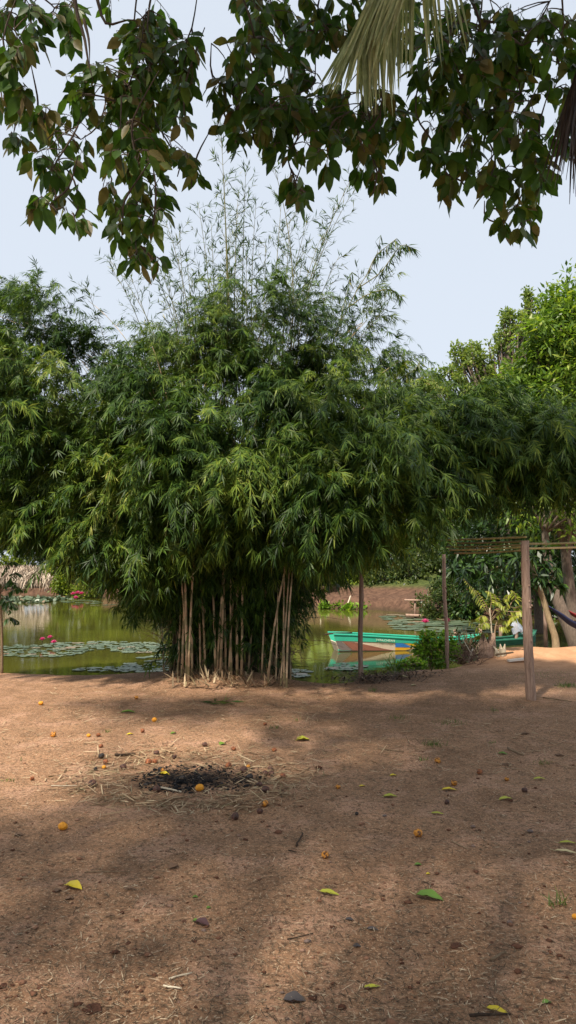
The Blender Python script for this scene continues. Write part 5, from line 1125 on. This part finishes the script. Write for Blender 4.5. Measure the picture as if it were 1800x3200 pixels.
def lumps(name, P, R, mat, label, cat, flat=.7):
    base = np.array([(1, 0, 0), (-1, 0, 0), (0, 1, 0), (0, -1, 0), (0, 0, 1), (0, 0, -.6), (.6, .6, .5), (-.6, .55, .5), (.6, -.6, .5), (-.6, -.6, .5)])
    fc = np.array([(0, 2, 6), (6, 2, 4), (0, 6, 4), (2, 1, 7), (7, 1, 4), (2, 7, 4), (1, 3, 9), (9, 3, 4), (1, 9, 4), (3, 0, 8), (8, 0, 4), (3, 8, 4), (0, 5, 2), (2, 5, 1), (1, 5, 3), (3, 5, 0)])
    n = len(P); V = base[None]*R[:, None, None]*rng.uniform(.6, 1.25, (n, 10, 1)); V[..., 2] *= flat
    an = rng.uniform(0, 2*PI, n); c, s = np.cos(an)[:, None], np.sin(an)[:, None]; x = V[..., 0]*c-V[..., 1]*s; y = V[..., 0]*s+V[..., 1]*c
    V = np.stack([x*1.2, y, V[..., 2]], -1)+P[:, None]+np.array([0, 0, 1])*(R*.25)[:, None, None]
    lp2 = (np.arange(n)[:, None, None]*10+fc[None]).reshape(-1); nf = n*16
    return tag(link(name, npmesh(name, V.reshape(-1, 3), lp2, np.arange(nf)*3, np.full(nf, 3)), mat, kind='stuff'), label, cat)
P = np.concatenate([pts_in(800, -40, 1840, 2560, 3230), pts_in(400, -40, 1840, 2250, 2600)])
lumps('soil_crumbs', P, rng.gamma(1.2, .0034, len(P))+.0015, M['clod'], 'small dark crumbs of red-brown soil over the foreground', 'soil crumbs')
a_ = rng.uniform(0, 2*PI, 420); q_ = np.sqrt(rng.random(420)); P = Gv(np.concatenate([625+215*q_*np.cos(a_), 530+110*q_[:260]*np.cos(a_[:260])]), np.concatenate([2434+48*q_*np.sin(a_), 2440+38*q_[:260]*np.sin(a_[:260])]))
Ps = Gv(620+rng.normal(0, 110, 420), 2438+rng.normal(0, 24, 420)); Ls_ = rng.gamma(3, .016, 420)+.01; sO, sD, sL, sW, sN = strips(Ps, Ls_, rng.uniform(.0015, .005, 420), .2)
tag(link('charred_straw', leaves_mesh('charred_straw', sO, sD, sL, sW, [(0, .5), (.5, 1), (1, .3)], .03, N=sN), M['charred'], kind='stuff'), 'blackened straw in the burnt patch of the yard', 'burnt straw')
lumps('charcoal', P, rng.gamma(2.2, .0026, len(P))+.003, M['charred'], 'black charcoal bits heaped in the burnt patch of the yard', 'charcoal', .8)

# fruits
def fruit_mesh(seed, dent):
    r = np.random.default_rng(seed); mbx = MB(); nr_, ns = 9, 14; V = []; Fc = []
    for j in range(nr_+1):
        th = PI*j/nr_
        for i in range(ns):
            ph = 2*PI*i/ns; rr = 1+.05*math.sin(3*ph+seed)*math.sin(th)+.03*r.normal()-(dent*.35*max(0, math.cos(th-.5)*math.cos(ph))**2)
            V.append((rr*math.sin(th)*math.cos(ph), rr*math.sin(th)*math.sin(ph), rr*math.cos(th)*.92-(.12 if j in (0,) else 0)))
    for j in range(nr_):
        for i in range(ns): Fc.append((j*ns+i, (j+1)*ns+i, (j+1)*ns+(i+1) % ns, j*ns+(i+1) % ns))
    mbx.add(V, Fc); return mbx.mesh('fallen_fruit')
def fruitmat(name, fresh, rot, amt):
    m, n, b = new_mat(name); tc = n.nodes.new('ShaderNodeTexCoord'); nz = n.nodes.new('ShaderNodeTexNoise'); nz.inputs['Scale'].default_value = 1.6; nz.inputs['Detail'].default_value = 7
    oi = n.nodes.new('ShaderNodeObjectInfo'); va = n.nodes.new('ShaderNodeVectorMath'); va.operation = 'ADD'; cb = n.nodes.new('ShaderNodeMath'); cb.operation = 'MULTIPLY'; cb.inputs[1].default_value = 40
    n.links.new(oi.outputs['Random'], cb.inputs[0]); n.links.new(tc.outputs['Object'], va.inputs[0]); n.links.new(cb.outputs[0], va.inputs[1]); n.links.new(va.outputs[0], nz.inputs['Vector'])
    r = ramp(n, [(amt-.06, fresh), (amt+.06, rot)]); n.links.new(nz.outputs[0], r.inputs[0]); n.links.new(r.outputs[0], b.inputs['Base Color']); b.inputs['Roughness'].default_value = .6
    bp = n.nodes.new('ShaderNodeBump'); bp.inputs['Strength'].default_value = .4; bp.inputs['Distance'].default_value = .1; n.links.new(nz.outputs[0], bp.inputs['Height']); n.links.new(bp.outputs[0], b.inputs['Normal'])
    return m
FM = {'o': fruitmat('fruit_orange', (.72, .30, .015), (.45, .17, .02), .62), 'm': fruitmat('fruit_mixed', (.62, .25, .025), (.12, .05, .02), .52), 'r': fruitmat('fruit_rust', (.30, .095, .025), (.14, .045, .02), .5), 'b': fruitmat('fruit_brown', (.11, .045, .028), (.05, .022, .015), .5), 'k': fruitmat('fruit_black', (.014, .011, .010), (.03, .022, .018), .5)}
fmesh = {}
fruits = [(624, 2463, 27, 'o', 'bright orange fallen fruit lying on the black charcoal'), (196, 2583, 29, 'o', 'large orange fruit alone on bare soil in the left foreground'), (482, 2250, 16, 'o', 'small orange fruit in the sunlit patch above the burnt spot'), (166, 2296, 19, 'm', 'orange fruit with brown side in the sunlit patch at left'), (277, 2299, 13, 'o', 'small yellow-orange fruit, left of a brown one in the sunlit patch'), (307, 2297, 14, 'r', 'small rusty fruit right beside a yellow-orange one in the sunlit patch'), (128, 2198, 15, 'o', 'tiny orange fruit near the pond edge at far left'), (426, 2180, 13, 'm', 'tiny orange fruit in the shade left of the bamboo foot'),
    (330, 2381, 18, 'r', 'rust-coloured fruit left of the burnt patch, above an orange one'), (325, 2398, 13, 'o', 'small orange fruit touching the rust-coloured one left of the burnt patch'), (100, 2433, 14, 'r', 'small rusty orange fruit near the left edge, level with the charcoal'), (508, 2407, 13, 'm', 'half orange fruit just above the yellow leaf on the charcoal'), (1057, 2459, 16, 'm', 'orange fruit right of the burnt patch among yellow scraps'), (1368, 2377, 20, 'm', 'brown-topped orange fruit near the right grass wisps'), (1419, 2447, 20, 'm', 'orange fruit just above a yellow leaf at centre right'), (1307, 2604, 28, 'm', 'large rotting orange-brown fruit in the right foreground'), (1017, 2673, 24, 'm', 'hollow orange-brown fruit right of the forked twig'), (1500, 2413, 19, 'r', 'dark rust fruit between the right grass wisps'), (1584, 2435, 15, 'm', 'flattened orange-brown fruit in the right middle ground'), (1639, 2469, 18, 'b', 'dull brown fruit in the right middle ground'), (1396, 2507, 17, 'b', 'small dark brown fruit below the orange fruit at centre right'), (1115, 2543, 12, 'k', 'tiny black fruit in the pale sunlit streak'), (1797, 2865, 18, 'o', 'orange fruit cut off by the right edge'),
    (445, 2284, 14, 'r', 'small brown fruit between sunlit patch and burnt spot'), (489, 2353, 18, 'b', 'round dark brown fruit above the burnt patch'), (317, 2363, 19, 'k', 'black burnt fruit at upper left of the burnt patch'), (640, 2327, 17, 'b', 'brown fruit left of the bright green seedling leaf'), (730, 2340, 16, 'r', 'reddish brown fruit right of the bright green seedling leaf'), (857, 2344, 16, 'r', 'reddish brown fruit below the big yellow-green leaf'), (463, 2381, 21, 'r', 'large red-brown fruit at the top rim of the charcoal, left of its twin'), (484, 2380, 16, 'r', 'red-brown fruit at the top rim of the charcoal, right of its twin'), (385, 2396, 21, 'b', 'dark brown crushed fruit at the left rim of the charcoal'), (713, 2393, 22, 'r', 'red-brown fruit at the upper right of the charcoal'), (762, 2406, 24, 'b', 'dark red-brown fruit on the right rim with an orange one behind'), (776, 2396, 14, 'm', 'orange fruit behind the dark one on the right rim'), (829, 2416, 17, 'b', 'brown fruit, left one of the cluster of three right of the charcoal'), (846, 2402, 18, 'b', 'brown fruit, upper one of the cluster of three right of the charcoal'), (848, 2417, 18, 'b', 'brown fruit, lower right one of the cluster of three'), (885, 2425, 18, 'r', 'single brown fruit far right of the charcoal'), (781, 2427, 19, 'k', 'black fruit on the right edge of the charcoal'), (828, 2512, 23, 'm', 'rusty orange fruit at the lower right of the burnt patch'), (812, 2535, 20, 'b', 'dark brown fruit below the rusty orange one'), (735, 2552, 24, 'b', 'dull brown fruit below the burnt patch'), (490, 2467, 24, 'b', 'brown fruit at the left end of the white stick'), (829, 2468, 24, 'b', 'brown fruit in the straw right of the charcoal'), (810, 2452, 20, 'b', 'brown fruit between the black and the straw-covered ones'), (288, 2449, 26, 'b', 'brown fruit in the straw left of the charcoal'), (298, 2403, 13, 'k', 'small black fruit left of the charcoal'), (500, 2404, 16, 'k', 'black charred fruit beside the half orange fruit'), (545, 2366, 15, 'b', 'small brown fruit on soil above the charcoal'), (828, 2263, 12, 'r', 'tiny rust fruit on shaded soil above the burnt patch'), (315, 2332, 14, 'r', 'small rust fruit at the edge of the sunlit patch')]
for i, (px, py, dp, kd, lb_) in enumerate(fruits):
    key = (kd, i % 4)
    if key not in fmesh: m_ = fruit_mesh(i*3+1, .0 if kd == 'o' else random.uniform(.3, 1.2)); m_.materials.append(FM[kd]); fmesh[key] = m_
    g = G(px, py+dp*.35); r = dp/F*g.y/2*1.0
    o = link('fallen_fruit', fmesh[key], None, None, g+Vector((0, 0, r*.78))); o.scale = (r, r, r*random.uniform(.85, 1)); o.rotation_euler = (random.uniform(-.5, .5), random.uniform(-.5, .5), random.uniform(0, 6))
    tag(o, lb_, 'fruit', 'fallen fruits on the soil')
# fallen leaves
LM = {'y': paintmat('leaf_yellow', (.60, .46, .02), (.30, .20, .03), .58, .5, 9), 'g': paintmat('leaf_green', (.10, .19, .02), (.07, .13, .02), .55, .5, 9), 'yg': paintmat('leaf_yellow_green', (.36, .36, .03), (.28, .2, .05), .56, .5, 9), 'b': paintmat('leaf_brown', (.16, .09, .05), (.08, .045, .03), .5, .7, 9), 'p': paintmat('leaf_maroon', (.075, .03, .03), (.12, .06, .05), .5, .5, 9), 'd': paintmat('leaf_dark', (.06, .05, .05), (.03, .025, .025), .5, .7, 9), 't': paintmat('leaf_pale', (.5, .42, .22), (.36, .26, .12), .55, .6, 9)}
def fallen_leaf(px, py, lp_, kd, label, ang, curl=.3, wid=.26, arch=.07):
    g = G(px, py); l = lp_/F*g.y*1.15; n = 9; V = []; Fc = []; c, s = math.cos(ang), math.sin(ang)
    for j in range(n):
        t = j/(n-1); wd = wid*math.sin(PI*t**.8)**.8*(1 if 0 < j < n-1 else .06)
        ben = curl*(t-.5)**2
        for k_, si in enumerate((-1, -.5, 0, .5, 1)):
            x, y = t-.5, si*wd+ben+.012*math.sin(j*2.7)*si; z = arch*(1-(2*t-1)**2)+abs(si)**1.5*wd*.45*(1+.2*math.sin(j*1.9))+.03
            V.append((l*(x*c-y*s), l*(x*s+y*c), l*z))
    for j in range(n-1):
        for k_ in range(4): Fc.append((5*j+k_, 5*j+k_+1, 5*j+6+k_, 5*j+5+k_))
    mbx = MB(); mbx.add(V, Fc); x0 = Vector((l*(-.5*c-curl*.25*s), l*(-.5*s+curl*.25*c), l*.03))
    root = mbx.build('fallen_leaf', LM[kd], None, loc=g); tag(root, label, 'leaf', 'fallen leaves on the soil')
    ms = MB(); ms.tube([x0, x0+Vector((-c, -s, .25))*l*.12, x0+Vector((-c*.9-s*.2, -s*.9+c*.2, .2))*l*.25], [l*.014, l*.012, l*.009], 4); st = ms.build('stalk', LM['t' if kd != 'p' else 'p'], root, loc=g)
for a in [(227, 2776, 60, 'y', 'yellow leaf with dark blotch in the left foreground', -.5, .2, .3), (630, 2889, 50, 'p', 'dark maroon leaf in the lower left foreground', -.6, .1, .3), (612, 2879, 18, 'g', 'bright green leaf tip overlapping the maroon leaf', .2, 0, .4), (1026, 2797, 58, 'yg', 'yellow curved leaf at centre of the foreground', -.45, .5, .2), (1341, 2810, 76, 'g', 'crumpled torn green leaf in the right foreground', -.5, .2, .28), (1164, 3089, 46, 'yg', 'narrow yellow-green leaf at the bottom centre', .1, .4, .16), (1553, 3164, 58, 'y', 'yellow leaf beside a dark twig at the bottom right', -.5, .4, .2), (1709, 3135, 28, 'g', 'small dark green leaf at the bottom right', .2, .1, .3), (1769, 2668, 58, 't', 'long pale yellow leaf at the right edge, nearer of two', -.4, .5, .14), (1775, 2638, 46, 'yg', 'green and yellow leaf at the right edge, farther of two', -.15, .2, .14), (947, 2315, 38, 'yg', 'large bright yellow-green leaf in the middle of the yard', .1, .1, .38), (1220, 2492, 38, 'yg', 'folded yellow-green leaf right of the pale sunlit streak', 0, .2, .25), (1404, 2471, 40, 'y', 'yellow torn leaf right below the orange fruit', -.1, .2, .2), (1582, 2500, 40, 'yg', 'pale yellow-green leaf at middle right', .2, .2, .22), (1367, 2546, 34, 'yg', 'small bent yellow-green leaf below the dark brown fruit', -.2, .6, .2), (1687, 2437, 34, 'yg', 'flat yellow-green leaf toward the right edge of the yard', 0, .1, .2), (1571, 2358, 26, 'g', 'small fresh green leaf near the right grass wisps', -.4, .1, .3), (1229, 2425, 20, 'y', 'small yellow leaf at the middle of the right half', .1, .1, .3), (400, 2229, 40, 'g', 'green-yellow leaf on the sunlit soil before the bamboo', .1, .1, .22), (407, 2296, 20, 'y', 'small pale yellow leaf in the sunlit patch', .5, .1, .25), (543, 2293, 20, 'g', 'small upright dark green leaf below the sunlit patch', .8, .1, .3), (697, 2327, 24, 'g', 'bright green seedling leaf above the burnt patch', .9, .1, .4), (512, 2422, 30, 'y', 'bright yellow leaf on the black charcoal', -.2, .1, .35), (1307, 2704, 20, 'g', 'small green leaf below the large rotting fruit', 0, .1, .35), (1338, 2732, 12, 'y', 'tiny yellow leaf scrap below the small green leaf', 0, 0, .4), (610, 2805, 16, 'g', 'tiny green leaf scrap above the maroon leaf', 0, 0, .4), (653, 2838, 14, 'g', 'tiny dark green scrap right above the maroon leaf', .6, 0, .4), (1092, 2876, 24, 'd', 'small grey leaf scrap below the yellow curved leaf', -.3, .1, .3), (1164, 2907, 32, 'd', 'curled dark grey leaf in the centre right foreground', -.3, .3, .25), (1116, 2959, 22, 'd', 'grey-brown leaf scrap in the lower centre foreground', 0, .1, .4), (1587, 2392, 36, 'b', 'dark brown curled leaf left of the brown stick', -.2, .3, .15), (1749, 2363, 28, 'b', 'brown curled leaf near the right edge of the yard', -.2, .2, .25), (1642, 2295, 24, 'b', 'yellow-brown husk leaf at the right before the thick post', .1, .2, .3), (543, 2711, 34, 'b', 'dark upright husk with pale rim in the left foreground', .9, .3, .4), (405, 2780, 40, 'b', 'dark brown narrow leaf right of the yellow blotched leaf', -.2, .2, .15), (60, 2612, 26, 'b', 'brown leaf scrap at the left edge of the foreground', .1, .1, .35), (180, 2786, 24, 'b', 'dark brown scrap just left of the yellow blotched leaf', .8, .1, .4), (218, 2810, 24, 'b', 'brown scrap under the yellow blotched leaf', .3, .1, .4), (345, 2864, 26, 'b', 'brown scrap in the lower left foreground', .3, .1, .35), (1195, 2800, 20, 'b', 'brown scrap between the yellow and the torn green leaf', .3, .1, .35), (920, 3130, 60, 'd', 'charred dark scrap at the bottom centre', -.1, .1, .35), (1132, 2458, 18, 'y', 'yellow peel scrap left of the small orange fruit', .2, .2, .25)]:
    fallen_leaf(*a)
# curled pale sheath and white scrap by the leaf heap, fallen green bamboo spray
fallen_leaf(1258, 2121, 46, 't', 'curled pale bamboo sheath on the dark leaf heap', -.5, .3, .18); fallen_leaf(1293, 2144, 16, 't', 'small whitish scrap in front of the dark leaf heap', 0, 0, .4)
k = 26; O = np.array([tuple(G(700+random.uniform(-40, 40), 2199+random.uniform(-4, 4))) for _ in range(k)])+np.array([0, 0, .015]); D = np.stack([rng.normal(0, 1, k), rng.normal(0, .25, k), rng.normal(0, .06, k)], 1)
tag(link('leaf_spray', leaves_mesh('leaf_spray', O, D, rng.uniform(.1, .2, k), .012, NARROW, 0, tuft=.5), M['bamboo_leaf'], kind='stuff'), 'fallen spray of green bamboo leaves in front of the culms', 'leaf spray')
# sticks
def gs(px, py, r): return G(px, py)+Vector((0, 0, r+.004))
for (a, c, r, mt, lb_) in [((506, 2467), (566, 2480), .009, 'pale_stick', 'white stick lying across the front of the charcoal'), ((925, 2650), (946, 2608), .007, 'dark_stick', 'dark forked twig lying left of the hollow fruit'), ((902, 2661), (927, 2667), .004, 'dark_stick', 'short dark twig at the foot of the forked twig'), ((1585, 2342), (1632, 2364), .011, 'stick', 'short brown stick at the right of the yard'), ((160, 2459), (245, 2459), .004, 'pale_stick', 'long straw stalk left of the charcoal'), ((527, 3064), (600, 3046), .004, 'pale_stick', 'pale straw at the bottom left, the upper of two'), ((512, 3086), (570, 3096), .004, 'pale_stick', 'pale straw at the bottom left, the lower of two'), ((265, 2728), (400, 2727), .003, 'stick', 'long thin straw lying in the left foreground'), ((1470, 3182), (1600, 3176), .006, 'dark_stick', 'dark twig under the yellow leaf at bottom right'), ((1538, 3008), (1578, 2982), .006, 'stick', 'greenish twig standing in the right foreground'), ((900, 2940), (978, 2922), .003, 'dark_stick', 'thin dark stem at the centre of the foreground'), ((1410, 2632), (1465, 2658), .004, 'stick', 'thin twig right of the large rotting fruit'), ((1320, 3082), (1420, 3062), .003, 'stick', 'thin root in the lower right foreground'), ((360, 2364), (420, 2362), .012, 'dark_stick', 'charred twig lying above the charcoal'), ((500, 2345), (540, 2356), .008, 'stick', 'brown twig right of the dark brown fruit'), ((1180, 2342), (1262, 2352), .006, 'stick', 'thin brown twig in the middle of the right half'), ((1695, 2182), (1790, 2196), .008, 'stick', 'long twig lying right of the thick post')]:
    lone_stick('twig', lb_, gs(*a, r), gs(*c, r), r, mt, cat='twig')
# grass tufts
for (px, py, w_, h_, n, lb_) in [(1355, 2330, 40, 30, 60, 'wispy grass tuft above the brown-topped orange fruit'), (1325, 2375, 24, 18, 30, 'small grass tuft left of the brown-topped orange fruit'), (1405, 2258, 55, 14, 120, 'low green grass patch in the middle right of the yard'), (1245, 2242, 50, 20, 50, 'sparse grass in front of the dark leaf heap'), (1545, 2222, 14, 16, 30, 'small green weed left of the thick post'), (1690, 2385, 45, 14, 60, 'flat grass wisps at the right of the yard'), (1770, 2145, 35, 20, 140, 'bright grass patch right of the thick post'), (1690, 2110, 120, 10, 160, 'thin line of grass along the sandy point'), (25, 2440, 28, 16, 40, 'small grass wisp at the left edge'), (335, 2288, 14, 18, 22, 'tiny seedling in the sunlit patch'), (858, 2276, 24, 20, 30, 'pale grass wisp above the big yellow-green leaf'), (1750, 2830, 40, 70, 24, 'tall thin grass wisp at the lower right edge'), (1228, 2098, 16, 70, 26, 'upright sedge stalks at the water by the boat'), (1080, 2108, 40, 26, 60, 'grass at the bank left of the slim post'), (1165, 2160, 16, 22, 24, 'small weed below the slim post'), (930, 2252, 12, 18, 20, 'tiny grass wisp in the middle of the yard'), (1535, 2322, 18, 14, 26, 'small grass wisp above the fresh green leaf'), (1700, 2026, 12, 30, 30, 'grass blades at the waterline beside the slim leaning tree')]:
    g = Gv(np.clip(rng.normal(px, w_*.45, n), px-w_, px+w_), rng.normal(py, max(2, w_*.08), n)); c0 = G(px, py); l = h_/F*c0.y
    g[:, 2] = np.maximum(g[:, 2], WZ)-.005
    D = np.stack([rng.normal(0, .45, n), rng.normal(0, .45, n), np.ones(n)], 1)
    tag(link('grass_tuft', leaves_mesh('grass_tuft', g, D, l*rng.uniform(.5, 1.15, n), np.full(n, max(.0022, l*.03)), [(0, 1), (.5, .7), (1, .05)], rng.uniform(0, .5, n)), M['grass'], kind='stuff'), lb_, 'grass')
# dark water weeds at the near left shore
n = 130; P = np.stack([rng.uniform(-3.45, -2.75, n), rng.uniform(11.5, 12.1, n), np.full(n, WZ-.02)], 1); D = np.stack([rng.normal(0, .35, n), rng.normal(0, .35, n), np.ones(n)], 1)
tag(link('shore_weeds', leaves_mesh('shore_weeds', P, D, rng.uniform(.12, .42, n), .006, [(0, 1), (.5, .8), (1, .05)], rng.uniform(0, .6, n)), M['pinnate_dark'], kind='stuff'), 'dark grassy weeds in the water at the near left shore', 'weeds')
# larger soil clods one can pick out
cl_me = []
for k in range(3):
    mbx = MB(); V = []; Fc = []; n = 10
    for j in range(5):
        th = PI*.5*j/4
        for i in range(n): rr = (1+random.uniform(-.25, .25))*math.cos(th); V.append((rr*math.cos(2*PI*i/n)*1.3, rr*math.sin(2*PI*i/n), math.sin(th)*.5*(1+random.uniform(-.2, .2))-.08))
    for j in range(4):
        for i in range(n): Fc.append((j*n+i, j*n+(i+1) % n, (j+1)*n+(i+1) % n, (j+1)*n+i))
    mbx.add(V, Fc); m_ = mbx.mesh('soil_clod', False); m_.materials.append(woodmat('clodmat', [(.3, (.06, .026, .016)), (.7, (.17, .075, .045))], scale=(1, 1, 1), nscale=3)); cl_me.append(m_)
for px, py, dp, lb_ in [(286, 3156, 62, 'large dark red soil clod at the bottom left'), (397, 3100, 20, 'small red-brown clod above the large bottom-left clod'), (607, 2940, 20, 'orange-brown clod in the lower left foreground'), (1425, 2957, 40, 'dark brown clod in the lower right foreground'), (575, 2880, 18, 'round brown clod left of the maroon leaf'), (125, 3085, 26, 'grey stone-like clod at the lower left'), (12, 3080, 26, 'dark red clod at the left edge near the bottom'), (1497, 2853, 14, 'pale small pebble right of the torn green leaf'), (400, 2947, 20, 'grey pebble in the lower left foreground'), (312, 2757, 14, 'dark red crumb right of the yellow blotched leaf'), (1130, 2925, 0, '')]:
    if not dp: continue
    g = G(px, py); r = dp/F*g.y/2.4; o = link('soil_clod', random.choice(cl_me), None, None, g); o.scale = (r, r, r); o.rotation_euler = (0, 0, random.uniform(0, 6)); tag(o, lb_, 'clod', 'soil clods in the foreground')
